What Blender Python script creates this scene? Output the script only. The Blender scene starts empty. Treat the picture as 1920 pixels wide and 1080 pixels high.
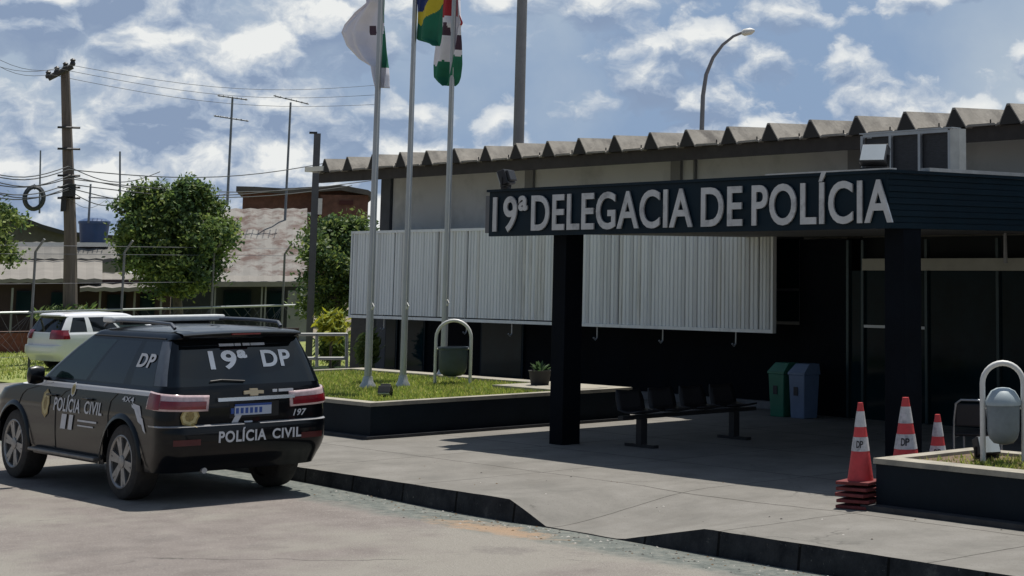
import bpy, math, random
import numpy as np
from mathutils import Vector, Matrix, noise
rnd = random.Random(7)
sc = bpy.context.scene
COL = sc.collection
PI = math.pi
# ------------------------------------------------------------------ camera
F_ = 3400.; PT = math.radians(7.6); CX = 1600.; CY = 500 - F_*math.tan(PT); CH = 2.4
_A = np.array([(-1900-CX)/F_, -(500-CY)/F_, -1]); _xB = CX+(F_*F_+(500-CY)**2)/3500
_B = np.array([(_xB-CX)/F_, -(500-CY)/F_, -1])
_X = -_A/np.linalg.norm(_A); _Y = _B/np.linalg.norm(_B); _Z = np.cross(_X, _Y)
RW = np.stack([_X, _Y, _Z]); CP = np.array([0, 0, CH])
cam_d = bpy.data.cameras.new('camera'); cam = bpy.data.objects.new('camera', cam_d); COL.objects.link(cam)
cam_d.sensor_width = 36; cam_d.lens = F_/1920*36
cam_d.shift_x = -(CX-960)/1920; cam_d.shift_y = (CY-540)/1920
cam_d.clip_end = 2000; cam_d.clip_start = .1
M4 = Matrix([[*RW[i], CP[i]] for i in range(3)]+[[0, 0, 0, 1]])
cam.matrix_world = M4
sc.camera = cam
def ray(u, v): return RW @ np.array([(u-CX)/F_, -(v-CY)/F_, -1])
def at(u, v, x=None, y=None, z=None):
    d = ray(u, v)
    t = (x-CP[0])/d[0] if x is not None else (y-CP[1])/d[1] if y is not None else (z-CP[2])/d[2]
    return CP+d*t
# ------------------------------------------------------------------ world, sun
SUNV = Vector((-.45, .95, 3.23)).normalized()
sun_el = math.asin(SUNV.z); sun_az = math.atan2(SUNV.x, SUNV.y)
w = bpy.data.worlds.new('World'); sc.world = w; w.use_nodes = True
nt = w.node_tree; N = nt.nodes; L = nt.links; N.clear()
def nn(t, **k):
    n = N.new(t)
    for a, b in k.items(): setattr(n, a, b)
    return n
sky = nn('ShaderNodeTexSky', sky_type='NISHITA', sun_disc=False, sun_elevation=sun_el, sun_rotation=sun_az)
sky.air_density = 1.0; sky.dust_density = 1.0
tc = nn('ShaderNodeTexCoord'); mp = nn('ShaderNodeMapping'); mp.inputs['Scale'].default_value = (1, 1, 1.5)
mp.inputs['Location'].default_value = (.35, .1, .2)
L.new(tc.outputs['Generated'], mp.inputs['Vector'])
def wn(scale, det, rough, dist=0., off=(0, 0, 0)):
    m = nn('ShaderNodeMapping'); m.inputs['Location'].default_value = off; L.new(mp.outputs[0], m.inputs['Vector'])
    n = nn('ShaderNodeTexNoise'); n.inputs['Scale'].default_value = scale; n.inputs['Detail'].default_value = det
    n.inputs['Roughness'].default_value = rough; n.inputs['Distortion'].default_value = dist
    L.new(m.outputs[0], n.inputs['Vector']); return n.outputs[0]
def ramp(src, pts):
    r = nn('ShaderNodeValToRGB'); e = r.color_ramp.elements
    while len(e) < len(pts): e.new(.5)
    for k, (p, c) in enumerate(pts): e[k].position = p; e[k].color = (*c, 1)
    L.new(src, r.inputs[0]); return r.outputs[0]
def mixc(f, a, b):
    m = nn('ShaderNodeMix', data_type='RGBA')
    for s, i in ((f, 0), (a, 6), (b, 7)):
        if isinstance(s, tuple): m.inputs[i].default_value = (*s, 1)
        elif isinstance(s, float): m.inputs[i].default_value = s
        else: L.new(s, m.inputs[i])
    return m.outputs[2]
def mth(op, a, b=None, c=None, clamp=False):
    m = nn('ShaderNodeMath', operation=op); m.use_clamp = clamp
    for i_, q in enumerate((a, b, c)):
        if q is None: continue
        if isinstance(q, (int, float)): m.inputs[i_].default_value = q
        else: L.new(q, m.inputs[i_])
    return m.outputs[0]
g3 = lambda v: (v, v, v)
# slow warp so the cloud heads look rounded
wp = nn('ShaderNodeTexNoise'); wp.inputs['Scale'].default_value = 26; wp.inputs['Detail'].default_value = 5; L.new(mp.outputs[0], wp.inputs['Vector'])
ws = nn('ShaderNodeVectorMath', operation='MULTIPLY_ADD'); ws.inputs[1].default_value = (.035, .035, .035); L.new(wp.outputs[1], ws.inputs[0]); L.new(mp.outputs[0], ws.inputs[2])
def density(off):
    m = nn('ShaderNodeMapping'); m.inputs['Location'].default_value = off; L.new(ws.outputs[0], m.inputs['Vector'])
    n1 = nn('ShaderNodeTexNoise'); n1.inputs['Scale'].default_value = 6.6; n1.inputs['Detail'].default_value = 8; n1.inputs['Roughness'].default_value = .6; L.new(m.outputs[0], n1.inputs['Vector'])
    v = nn('ShaderNodeTexVoronoi', feature='F1'); v.inputs['Scale'].default_value = 27; L.new(m.outputs[0], v.inputs['Vector'])
    return mth('MULTIPLY_ADD', v.outputs['Distance'], -.24, n1.outputs[0])
d0 = density((0, 0, 0)); d1 = density((-.003, .0, .011))
lit = mth('MULTIPLY_ADD', mth('SUBTRACT', d0, d1), 4.2, .5)
lit = mth('MULTIPLY_ADD', wn(14, 6, .55, 0, (4, 4, 1)), .9, mth('SUBTRACT', lit, .42))
veil = wn(3.3, 7, .55, .3, (8, 2, 1))
sepx = nn('ShaderNodeSeparateXYZ'); L.new(tc.outputs['Generated'], sepx.inputs[0])
low = mth('MULTIPLY_ADD', sepx.outputs[2], -.75, .105)      # more cloud towards the horizon
front = nn('ShaderNodeMapRange', interpolation_type='SMOOTHSTEP'); front.inputs[1].default_value = -.15; front.inputs[2].default_value = .35; L.new(sepx.outputs[1], front.inputs[0])
mask = ramp(mth('ADD', d0, low), [(.310, g3(0)), (.350, g3(.6)), (.43, g3(1))])
mask = mth('MULTIPLY', mask, front.outputs[0])
base = mixc(ramp(veil, [(.38, g3(0)), (.60, g3(1))]), (3.2, 4.5, 6.6), (5.6, 6.6, 7.7))
base = mixc(front.outputs[0], mixc(.5, sky.outputs[0], (1.9, 2.5, 3.5)), base)
cl = ramp(lit, [(.30, (3.1, 4.1, 5.9)), (.44, (4.5, 5.5, 7.1)), (.60, (6.8, 7.5, 8.4)), (.80, (10.4, 10.6, 10.5))])
fin = mixc(mask, base, cl)
bg = nn('ShaderNodeBackground'); bg.inputs[1].default_value = .072; L.new(fin, bg.inputs[0])
out = nn('ShaderNodeOutputWorld'); L.new(bg.outputs[0], out.inputs[0])
sd = bpy.data.lights.new('sun', 'SUN'); sd.energy = 4.6; sd.angle = math.radians(.5); sd.color = (1, .95, .87)
so = bpy.data.objects.new('sun', sd); COL.objects.link(so); so.rotation_euler = SUNV.to_track_quat('Z', 'Y').to_euler()
vs = sc.view_settings; vs.view_transform = 'Standard'; vs.look = 'None'; vs.exposure = .16; vs.gamma = 1
# ------------------------------------------------------------------ materials
MC = {}
def mat(name, col, rough=.7, metal=0., var=.12, vs_=3., bump=0., bs=40., coat=0., spec=.5, col2=None, c2s=1.5, c2r=(.5, .7), emis=0., mapping=(1, 1, 1)):
    if name in MC: return MC[name]
    m = bpy.data.materials.new(name); m.use_nodes = True; t = m.node_tree; b = t.nodes['Principled BSDF']; lk = t.links
    b.inputs['Roughness'].default_value = rough; b.inputs['Metallic'].default_value = metal
    b.inputs['Coat Weight'].default_value = coat; b.inputs['Coat Roughness'].default_value = .05
    b.inputs['Specular IOR Level'].default_value = spec
    tcn = t.nodes.new('ShaderNodeTexCoord'); mpn = t.nodes.new('ShaderNodeMapping'); mpn.inputs['Scale'].default_value = mapping
    lk.new(tcn.outputs['Object'], mpn.inputs[0])
    no = t.nodes.new('ShaderNodeTexNoise'); no.inputs['Scale'].default_value = vs_; no.inputs['Detail'].default_value = 6
    no.inputs['Roughness'].default_value = .62
    lk.new(mpn.outputs[0], no.inputs['Vector'])
    rp = t.nodes.new('ShaderNodeValToRGB'); rp.color_ramp.elements[0].position = .3; rp.color_ramp.elements[1].position = .7
    rp.color_ramp.elements[0].color = (*[c*(1-var) for c in col], 1); rp.color_ramp.elements[1].color = (*[min(1, c*(1+var)) for c in col], 1)
    lk.new(no.outputs[0], rp.inputs[0]); src = rp.outputs[0]
    if col2:
        n2 = t.nodes.new('ShaderNodeTexNoise'); n2.inputs['Scale'].default_value = c2s; n2.inputs['Detail'].default_value = 7; n2.inputs['Roughness'].default_value = .65
        lk.new(mpn.outputs[0], n2.inputs['Vector'])
        r2 = t.nodes.new('ShaderNodeValToRGB'); r2.color_ramp.elements[0].position = c2r[0]; r2.color_ramp.elements[1].position = c2r[1]
        r2.color_ramp.elements[0].color = (0, 0, 0, 1); r2.color_ramp.elements[1].color = (1, 1, 1, 1)
        lk.new(n2.outputs[0], r2.inputs[0])
        mx = t.nodes.new('ShaderNodeMix'); mx.data_type = 'RGBA'; mx.inputs[7].default_value = (*col2, 1)
        lk.new(r2.outputs[0], mx.inputs[0]); lk.new(src, mx.inputs[6]); src = mx.outputs[2]
    lk.new(src, b.inputs['Base Color'])
    if bump:
        n3 = t.nodes.new('ShaderNodeTexNoise'); n3.inputs['Scale'].default_value = bs; n3.inputs['Detail'].default_value = 5
        lk.new(mpn.outputs[0], n3.inputs['Vector'])
        bp = t.nodes.new('ShaderNodeBump'); bp.inputs['Strength'].default_value = bump; bp.inputs['Distance'].default_value = .02
        lk.new(n3.outputs[0], bp.inputs['Height']); lk.new(bp.outputs[0], b.inputs['Normal'])
    if emis:
        b.inputs['Emission Color'].default_value = (*col, 1); b.inputs['Emission Strength'].default_value = emis
    MC[name] = m; return m
m_paint = mat('navy black car paint', (.001, .002, .004), .3, 0, .1, coat=.38, spec=.15)
m_glass = mat('dark tinted car glass', (.002, .004, .006), .05, 0, .1, spec=.55)
m_plast = mat('black textured plastic', (.008, .008, .009), .55, 0, .15, 30)
m_rub = mat('tyre rubber', (.035, .032, .03), .85, 0, .3, 20, .3, 80)
m_rim = mat('grey alloy', (.32, .31, .30), .45, .6, .2, 20)
m_chrome = mat('brushed chrome', (.6, .6, .6), .25, .9, .05)
m_silver = mat('silver vinyl', (.62, .62, .63), .4, 0, .06)
m_white = mat('white vinyl lettering', (.92, .92, .92), .5, 0, .04)
m_dullw = mat('grey reflective lettering', (.56, .57, .60), .5, 0, .1, 12)
m_red = mat('red lamp plastic', (.20, .012, .02), .15, 0, .2, 14, coat=.5)
m_clear = mat('clear lamp plastic', (.58, .44, .45), .12, 0, .2, 20, coat=.5)
m_gold = mat('gold badge vinyl', (.30, .22, .07), .45, 0, .3, 25)
m_plate = mat('pale plate', (.45, .5, .6), .5, 0, .1)
m_blue = mat('plate blue', (.03, .08, .3), .5, 0, .1)
m_navy = mat('navy painted panel', (.002, .013, .023), .6, 0, .25, 2, .05, 20, spec=.2)
m_navyd = mat('dark navy wall paint', (.0025, .0045, .008), .8, 0, .3, 1.5, .1, 30, spec=.12)
m_navyp = mat('navy planter paint', (.006, .011, .017), .75, 0, .25, 1.5, .15, 30, spec=.2)
m_wall = mat('light grey wall paint', (.49, .49, .47), .85, 0, .06, 1.2, .08, 30, col2=(.34, .34, .325), c2s=.8)
m_pilast = mat('pilaster grey paint', (.19, .19, .185), .85, 0, .1, 1.2)
m_shut = mat('pale metal shutter', (.76, .79, .79), .6, 0, .05, 1.5, col2=(.62, .645, .645), c2s=2, mapping=(3, 3, .2))
m_shut2 = mat('greyer shutter slat', (.60, .62, .62), .6, 0, .06, 1.5, col2=(.50, .52, .51), c2s=2, mapping=(3, 3, .2))
m_shut3 = mat('dusty shutter slat', (.68, .69, .66), .6, 0, .1, 2.5, col2=(.45, .45, .42), c2s=3, mapping=(3, 3, .25))
m_shutd = mat('shutter seam', (.16, .17, .18), .6, .1, .1)
m_fib = mat('weathered fibre cement', (.27, .25, .22), .9, 0, .25, 3, .3, 20, col2=(.12, .11, .10), c2s=2.2)
m_wood = mat('dark stained timber', (.035, .03, .027), .8, 0, .3, 6)
m_conc = mat('plain pale concrete', (.26, .25, .225), .92, 0, .10, 1.3, .25, 60, col2=(.25, .24, .22), c2s=.9, c2r=(.48, .75))  # plain concrete tone, mottled at random
m_cope = mat('coping concrete', (.33, .305, .25), .9, 0, .15, 5, .2, 60, col2=(.2, .19, .17), c2s=3)
m_kerb = mat('dark kerb paint', (.035, .036, .04), .85, 0, .35, 4, .2, 50, col2=(.09, .09, .09), c2s=5, c2r=(.6, .8))
m_alu = mat('grey aluminium', (.38, .4, .42), .4, .6, .1)
m_pole = mat('galvanised pole', (.42, .44, .46), .45, .5, .15, 8, mapping=(1, 1, .2))
m_darkm = mat('dark metal', (.03, .03, .033), .5, .3, .2)
m_letter = mat('brushed steel lettering', (.55, .55, .55), .4, .3, .12, 6, col2=(.24, .24, .25), c2s=4, c2r=(.55, .75))
m_wglass = mat('dark window glass', (.006, .020, .026), .08, 0, .35, 1.2, spec=.06)
m_beige = mat('beige beam paint', (.42, .42, .36), .7, 0, .1)
m_cone = mat('orange red cone plastic', (.55, .05, .055), .6, 0, .2, 8, .1, 40)
m_conew = mat('cone reflective band', (.55, .54, .55), .5, 0, .2, 14, col2=(.25, .25, .27), c2s=9)
m_coneb = mat('dark red cone base', (.16, .03, .03), .8, 0, .3, 12)
m_bin = mat('slate blue bucket', (.035, .055, .075), .5, 0, .25, 5)
m_binl = mat('pale slate bucket', (.16, .20, .23), .5, 0, .2, 5, col2=(.28, .33, .36), c2s=3)
m_hoop = mat('pale painted tube', (.62, .62, .60), .5, .1, .1, 8)
m_green = mat('green bin plastic', (.02, .16, .10), .45, 0, .15)
m_bbin = mat('grey blue bin plastic', (.14, .20, .32), .45, 0, .15)
m_nbin = mat('navy bin plastic', (.004, .007, .022), .45, 0, .15)
m_pot = mat('dark pot', (.02, .02, .022), .7)
m_lamp = mat('floodlight glass', (.5, .55, .58), .15, 0, .1, coat=.6)
m_brick = mat('brown brick', (.13, .065, .045), .9, 0, .3, 4, .2, 30)
m_brickr = mat('red brick', (.17, .055, .045), .9, 0, .3, 4, .2, 30)
m_tileroof = mat('pale fibre roof', (.21, .195, .175), .9, 0, .15, .8, col2=(.18, .165, .15), c2s=1.5)
m_stain = mat('stained pale roof', (.215, .205, .19), .9, 0, .15, 1, .1, 20, col2=(.10, .065, .055), c2s=1.6, c2r=(.46, .62))
m_oldroof = mat('old dark roof', (.10, .095, .085), .9, 0, .3, 1.5)
m_dwall = mat('dark maroon wall', (.045, .028, .03), .9, 0, .3, 1)
m_gwall = mat('grey house wall', (.22, .22, .22), .9, 0, .2, 1)
m_tank = mat('blue tank plastic', (.018, .055, .15), .4, 0, .15)
m_pwood = mat('weathered pole wood', (.13, .105, .09), .9, 0, .25, 5, mapping=(4, 4, .3))
m_cable = mat('black cable', (.03, .035, .04), .6)
m_leaf = [mat('leaf green a', (.15, .22, .06), .6, 0, .4, .8), mat('leaf green b', (.07, .125, .05), .6, 0, .4, .8), mat('leaf green c', (.24, .30, .08), .6, 0, .3, 3)]
m_yleaf = mat('yellow leaf', (.35, .36, .03), .6, 0, .3, 6)
m_bark = mat('bark', (.10, .085, .07), .9, 0, .3, 8, .3, 30)
m_turf = mat('turf soil', (.20, .23, .06), .95, 0, .4, 6, .3, 30)
m_blade = [mat('grass blade a', (.30, .37, .07), .6, 0, .25, 1), mat('grass blade b', (.42, .42, .12), .7, 0, .3, 3), mat('grass blade c', (.19, .26, .05), .6, 0, .3, 2)]
m_soil = mat('brown soil', (.13, .09, .06), .95, 0, .4, 8, .4, 30)
m_wcar = mat('white car paint', (.72, .73, .78), .3, 0, .03, coat=.5)
def translucent(m, k=.4):
    t = m.node_tree; b = t.nodes['Principled BSDF']; o = t.nodes['Material Output']
    tr = t.nodes.new('ShaderNodeBsdfTranslucent'); mx = t.nodes.new('ShaderNodeMixShader'); mx.inputs[0].default_value = k
    src = b.inputs['Base Color'].links[0].from_socket; t.links.new(src, tr.inputs[0])
    t.links.new(b.outputs[0], mx.inputs[1]); t.links.new(tr.outputs[0], mx.inputs[2]); t.links.new(mx.outputs[0], o.inputs[0])
for m_ in m_leaf+m_blade+[m_yleaf]: translucent(m_)
# ------------------------------------------------------------------ mesh helper
class MB:
    def __init__(s): s.v = []; s.f = []; s.m = []
    def add(s, vs, fs, mi=0):
        o = len(s.v); s.v += [tuple(float(c) for c in p) for p in vs]; s.f += [tuple(i+o for i in f) for f in fs]; s.m += [mi]*len(fs); return s
    def box(s, x0, x1, y0, y1, z0, z1, mi=0, rz=0, c=None):
        vs = [(x, y, z) for z in (z0, z1) for y in (y0, y1) for x in (x0, x1)]
        if rz:
            cx, cy = c or ((x0+x1)/2, (y0+y1)/2); k, q = math.cos(rz), math.sin(rz)
            vs = [(cx+(x-cx)*k-(y-cy)*q, cy+(x-cx)*q+(y-cy)*k, z) for x, y, z in vs]
        return s.add(vs, [(0, 2, 3, 1), (4, 5, 7, 6), (0, 1, 5, 4), (2, 6, 7, 3), (0, 4, 6, 2), (1, 3, 7, 5)], mi)
    def tube(s, pts, r, n=8, mi=0, cap=True):
        pts = [Vector(p) for p in pts]; rs = r if isinstance(r, (list, tuple)) else [r]*len(pts)
        vs = []; up = Vector((0, 0, 1)); prev = None
        for i, p in enumerate(pts):
            d = (pts[min(i+1, len(pts)-1)]-pts[max(i-1, 0)]).normalized()
            a = prev if prev is not None else (up if abs(d.z) < .9 else Vector((1, 0, 0)))
            a = (a-d*a.dot(d)).normalized(); prev = a; b = d.cross(a)
            for k in range(n):
                t = 2*PI*k/n; vs.append(p+(a*math.cos(t)+b*math.sin(t))*rs[i])
        fs = [(i*n+k, i*n+(k+1) % n, (i+1)*n+(k+1) % n, (i+1)*n+k) for i in range(len(pts)-1) for k in range(n)]
        if cap: fs += [tuple(range(n-1, -1, -1)), tuple((len(pts)-1)*n+k for k in range(n))]
        return s.add(vs, fs, mi)
    def lathe(s, prof, c=(0, 0, 0), n=20, mi=0, ax='z'):
        vs = []
        for r, h in prof:
            for k in range(n):
                t = 2*PI*k/n; a, b = r*math.cos(t), r*math.sin(t)
                p = (a, b, h) if ax == 'z' else (a, h, b) if ax == 'y' else (h, a, b)
                vs.append((c[0]+p[0], c[1]+p[1], c[2]+p[2]))
        fs = [(i*n+k, i*n+(k+1) % n, (i+1)*n+(k+1) % n, (i+1)*n+k) for i in range(len(prof)-1) for k in range(n)]
        fs += [tuple(range(n)), tuple((len(prof)-1)*n+k for k in range(n))]
        return s.add(vs, fs, mi)
    def quad(s, a, b, c, d, mi=0): return s.add([a, b, c, d], [(0, 1, 2, 3)], mi)
    def prism(s, poly, f0, f1, mi=0):   # poly of 2D points, f0/f1 map 2D->3D
        n = len(poly)
        return s.add([f0(*p) for p in poly]+[f1(*p) for p in poly], [tuple(range(n)), tuple(range(2*n-1, n-1, -1))]+[(i, i+n, (i+1) % n+n, (i+1) % n) for i in range(n)], mi)
    def grid(s, P, mi=0, mf=None):
        R, Cn = len(P), len(P[0]); o = len(s.v)
        s.v += [tuple(float(c) for c in p) for r in P for p in r]
        for i in range(R-1):
            for j in range(Cn-1):
                s.f.append((o+i*Cn+j, o+i*Cn+j+1, o+(i+1)*Cn+j+1, o+(i+1)*Cn+j)); s.m.append(mf(i, j) if mf else mi)
        return s
    def build(s, name, mats, parent=None, smooth=False, world=False, bevel=0, recalc=True):
        if not isinstance(mats, (list, tuple)): mats = [mats]
        vs = s.v
        if parent is not None and world:
            l = parent.location; r = -parent.rotation_euler[2]; k, q = math.cos(r), math.sin(r)
            vs = [((x-l[0])*k-(y-l[1])*q, (x-l[0])*q+(y-l[1])*k, z-l[2]) for x, y, z in vs]
        me = bpy.data.meshes.new(name); me.from_pydata(vs, [], s.f); me.validate(clean_customdata=False)
        if len(me.polygons) == len(s.m): me.polygons.foreach_set('material_index', s.m)
        for mt in mats: me.materials.append(mt)
        if recalc:
            import bmesh
            bm = bmesh.new(); bm.from_mesh(me)
            bmesh.ops.recalc_face_normals(bm, faces=bm.faces); bm.to_mesh(me); bm.free()
        if smooth:
            me.polygons.foreach_set('use_smooth', [True]*len(me.polygons))
            try: me.set_sharp_from_angle(angle=math.radians(smooth if smooth > 1 else 40))
            except Exception: pass
        o = bpy.data.objects.new(name, me); COL.objects.link(o)
        if parent is not None: o.parent = parent
        if bevel:
            b = o.modifiers.new('bevel', 'BEVEL'); b.width = bevel; b.segments = 2; b.limit_method = 'ANGLE'
        return o
def tag(o, label=None, cat=None, group=None, kind=None):
    if label: o['label'] = label
    if cat: o['category'] = cat
    if group: o['group'] = group
    if kind: o['kind'] = kind
    return o
def thing(name, label, cat, loc=(0, 0, 0), rz=0, group=None):
    o = bpy.data.objects.new(name, None); COL.objects.link(o); o.location = loc; o.rotation_euler = (0, 0, rz)
    o.empty_display_size = .2
    return tag(o, label, cat, group)
def copy_tree(o, parent=None):
    c = o.copy(); COL.objects.link(c); c.parent = parent
    for ch in list(o.children): copy_tree(ch, c)
    return c
def text2d(s, bold=0., shear=0.):
    cu = bpy.data.curves.new('t', 'FONT'); cu.body = s; cu.offset = bold; cu.shear = shear; cu.size = 1; cu.resolution_u = 5; cu.space_character = 1+bold*3.2
    ob = bpy.data.objects.new('t', cu); COL.objects.link(ob)
    bpy.context.view_layer.update()
    dg = bpy.context.evaluated_depsgraph_get()
    me = bpy.data.meshes.new_from_object(ob.evaluated_get(dg))
    vs = [(v.co.x, v.co.y) for v in me.vertices]; fs = [tuple(p.vertices) for p in me.polygons]
    bpy.data.objects.remove(ob); bpy.data.curves.remove(cu); bpy.data.meshes.remove(me)
    xs = [v[0] for v in vs]; ys = [v[1] for v in vs]
    return vs, fs, min(xs), max(xs), min(ys), max(ys)
def text_fit(mb, s, x0, x1, z0, z1, f, mi=0, bold=.01, depth=None, capz=None, shear=0.):
    """fit text in the 2D box and map by f(x,z); depth: a second map makes solid letters"""
    vs, fs, a, b, c, d = text2d(s, bold, shear)
    if capz: c, d = 0., capz
    m = [(x0+(x-a)/(b-a)*(x1-x0), z0+(z-c)/(d-c)*(z1-z0)) for x, z in vs]
    n = len(m)
    if depth is None: mb.add([f(*p) for p in m], fs, mi)
    else:
        ed = {}
        for q in fs:
            for i in range(len(q)):
                e = (q[i], q[(i+1) % len(q)]); k = tuple(sorted(e)); ed.setdefault(k, []).append(e)
        sides = [(e[0][0], e[0][1], e[0][1]+n, e[0][0]+n) for e in ed.values() if len(e) == 1]
        mb.add([f(*p) for p in m]+[depth(*p) for p in m], fs+[tuple(i+n for i in reversed(q)) for q in fs]+sides, mi)
def smooth01(t): t = max(0, min(1, t)); return t*t*(3-2*t)
class Fr:   # vertical frame facing the camera at horizontal distance d along column u
    def __init__(s, u, d):
        r = ray(u, 500); n = np.array([r[0], r[1]]); n /= np.linalg.norm(n); s.n = n
        s.o = (n[0]*d, n[1]*d, 0.); s.rz = math.atan2(n[1], n[0])-PI/2; s.rt = np.array([n[1], -n[0]])
    def p(s, u, v, off=0.):
        r = ray(u, v); D = s.o[0]*s.n[0]+s.o[1]*s.n[1]+off
        t = D/(r[0]*s.n[0]+r[1]*s.n[1]); P = CP+r*t
        return ((P[0]-s.o[0])*s.rt[0]+(P[1]-s.o[1])*s.rt[1], off, P[2])
    def box(s, mb, u0, v0, u1, v1, o0=0., o1=.3, mi=0, z0=None):
        vm = (v0+v1)/2; a = s.p(u0, vm, o0); b = s.p(u1, vm, o0)
        a = (a[0], a[1], s.p(u0, v1, o0)[2]); b = (b[0], b[1], s.p(u1, v0, o0)[2])
        return mb.box(a[0], b[0], o0, o1, a[2] if z0 is None else z0, b[2], mi)
# ================================================================== SETTING
def zroad(x, y): return -.06*smooth01((x+19.5)/4)*smooth01((y-9.3)/1.2)
g = MB(); g.quad((-700, -700, -.16), (700, -700, -.16), (700, 700, -.16), (-700, 700, -.16))
m_dirt = mat('dry ground', (.20, .17, .12), .95, 0, .3, .5)
tag(g.build('ground', m_dirt), kind='structure')
def frange(a, b, s):
    n = max(1, int(round((b-a)/s))); return [a+(b-a)*i/n for i in range(n+1)]
def NT(name, rough, spec):
    m = bpy.data.materials.new(name); m.use_nodes = True; t = m.node_tree; b = t.nodes['Principled BSDF']; lk = t.links
    b.inputs['Roughness'].default_value = rough; b.inputs['Specular IOR Level'].default_value = spec
    tcn = t.nodes.new('ShaderNodeTexCoord')
    def nz(sc_, det, rg=.6, vec=None):
        n = t.nodes.new('ShaderNodeTexNoise'); n.inputs['Scale'].default_value = sc_; n.inputs['Detail'].default_value = det; n.inputs['Roughness'].default_value = rg
        lk.new(vec or tcn.outputs['Object'], n.inputs['Vector']); return n.outputs[0]
    def rp(s, pts):
        r = t.nodes.new('ShaderNodeValToRGB'); e = r.color_ramp.elements
        while len(e) < len(pts): e.new(.5)
        for k, (p, c) in enumerate(pts): e[k].position = p; e[k].color = (*c, 1)
        lk.new(s, r.inputs[0]); return r.outputs[0]
    def mx(f, a, c, bt='MIX'):
        n = t.nodes.new('ShaderNodeMix'); n.data_type = 'RGBA'; n.blend_type = bt
        for s_, i in ((f, 0), (a, 6), (c, 7)):
            if isinstance(s_, tuple): n.inputs[i].default_value = (*s_, 1)
            elif isinstance(s_, float): n.inputs[i].default_value = s_
            else: lk.new(s_, n.inputs[i])
        return n.outputs[2]
    def brick(wd, ht, mort, c1=(1, 1, 1), cm=(0, 0, 0), offs=0.):
        n = t.nodes.new('ShaderNodeTexBrick'); n.offset = offs; n.inputs['Scale'].default_value = 1; n.inputs['Brick Width'].default_value = wd; n.inputs['Row Height'].default_value = ht
        n.inputs['Mortar Size'].default_value = mort; n.inputs['Color1'].default_value = (*c1, 1); n.inputs['Color2'].default_value = (*[c*.9 for c in c1], 1); n.inputs['Mortar'].default_value = (*cm, 1); n.inputs['Mortar Smooth'].default_value = .3
        ad = t.nodes.new('ShaderNodeVectorMath'); ad.operation = 'MULTIPLY_ADD'; ad.inputs[1].default_value = (.03, .03, 0)
        nn2 = t.nodes.new('ShaderNodeTexNoise'); nn2.inputs['Scale'].default_value = 3; lk.new(tcn.outputs['Object'], nn2.inputs['Vector']); lk.new(nn2.outputs[1], ad.inputs[0]); lk.new(tcn.outputs['Object'], ad.inputs[2])
        lk.new(ad.outputs[0], n.inputs['Vector']); return n.outputs[0]
    def crack(sc_, wdt):
        ad = t.nodes.new('ShaderNodeVectorMath'); ad.operation = 'MULTIPLY_ADD'; ad.inputs[1].default_value = (.5, .5, .5)
        nn2 = t.nodes.new('ShaderNodeTexNoise'); nn2.inputs['Scale'].default_value = 2.2; nn2.inputs['Detail'].default_value = 6; lk.new(tcn.outputs['Object'], nn2.inputs['Vector']); lk.new(nn2.outputs[1], ad.inputs[0]); lk.new(tcn.outputs['Object'], ad.inputs[2])
        v = t.nodes.new('ShaderNodeTexVoronoi'); v.feature = 'DISTANCE_TO_EDGE'; v.inputs['Scale'].default_value = sc_; lk.new(ad.outputs[0], v.inputs['Vector'])
        c = rp(v.outputs['Distance'], [(0, (1, 1, 1)), (wdt, (0, 0, 0))]); g_ = rp(nz(.6, 3), [(.5, (0, 0, 0)), (.58, (1, 1, 1))]); return mx(1.0, c, g_, 'MULTIPLY')
    def bump(src, st=.4, d=.01):
        bp = t.nodes.new('ShaderNodeBump'); bp.inputs['Strength'].default_value = st; bp.inputs['Distance'].default_value = d
        lk.new(src, bp.inputs['Height']); lk.new(bp.outputs[0], b.inputs['Normal'])
    def done(c): lk.new(c, b.inputs['Base Color']); return m
    return nz, rp, mx, brick, crack, bump, done, tcn, t, lk
def paving_material():
    nz, rp, mx, brick, crack, bump, done, tcn, t, lk = NT('pavement concrete', .92, .25)
    c = rp(nz(1.6, 9, .68), [(.3, (.148, .142, .13)), (.5, (.195, .186, .170)), (.7, (.232, .222, .205))])
    c = mx(rp(nz(.7, 5, .7), [(.5, (0, 0, 0)), (.66, (.7, .7, .7))]), c, (.165, .155, .14))
    c = mx(rp(nz(70, 3), [(.3, (.75, .75, .75)), (.42, (0, 0, 0))]), c, (.12, .115, .105))
    c = mx(rp(nz(7, 5, .75), [(.66, (0, 0, 0)), (.74, (.8, .8, .8))]), c, (.10, .095, .085))
    c = mx(.75, c, rp(brick(2.4, 1.75, .014), [(0, (.22, .21, .2)), (.6, (1, 1, 1))]), 'MULTIPLY')
    c = mx(crack(.3, .004), c, (.12, .115, .105))
    bump(nz(60, 5), .35, .01); return done(c)
def kerb_material():
    nz, rp, mx, brick, crack, bump, done, tcn, t, lk = NT('dark painted kerb stones', .85, .2)
    c = rp(nz(3.5, 8, .7), [(.35, (.012, .014, .018)), (.6, (.04, .042, .046)), (.75, (.12, .12, .115))])
    c = mx(1.0, c, rp(brick(1.0, 40., .02), [(0, (.1, .1, .1)), (.5, (1, 1, 1))]), 'MULTIPLY')
    c = mx(rp(nz(22, 6, .75), [(.64, (0, 0, 0)), (.7, (1, 1, 1))]), c, (.19, .18, .165))
    bump(nz(25, 6), .6, .02); return done(c)
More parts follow.
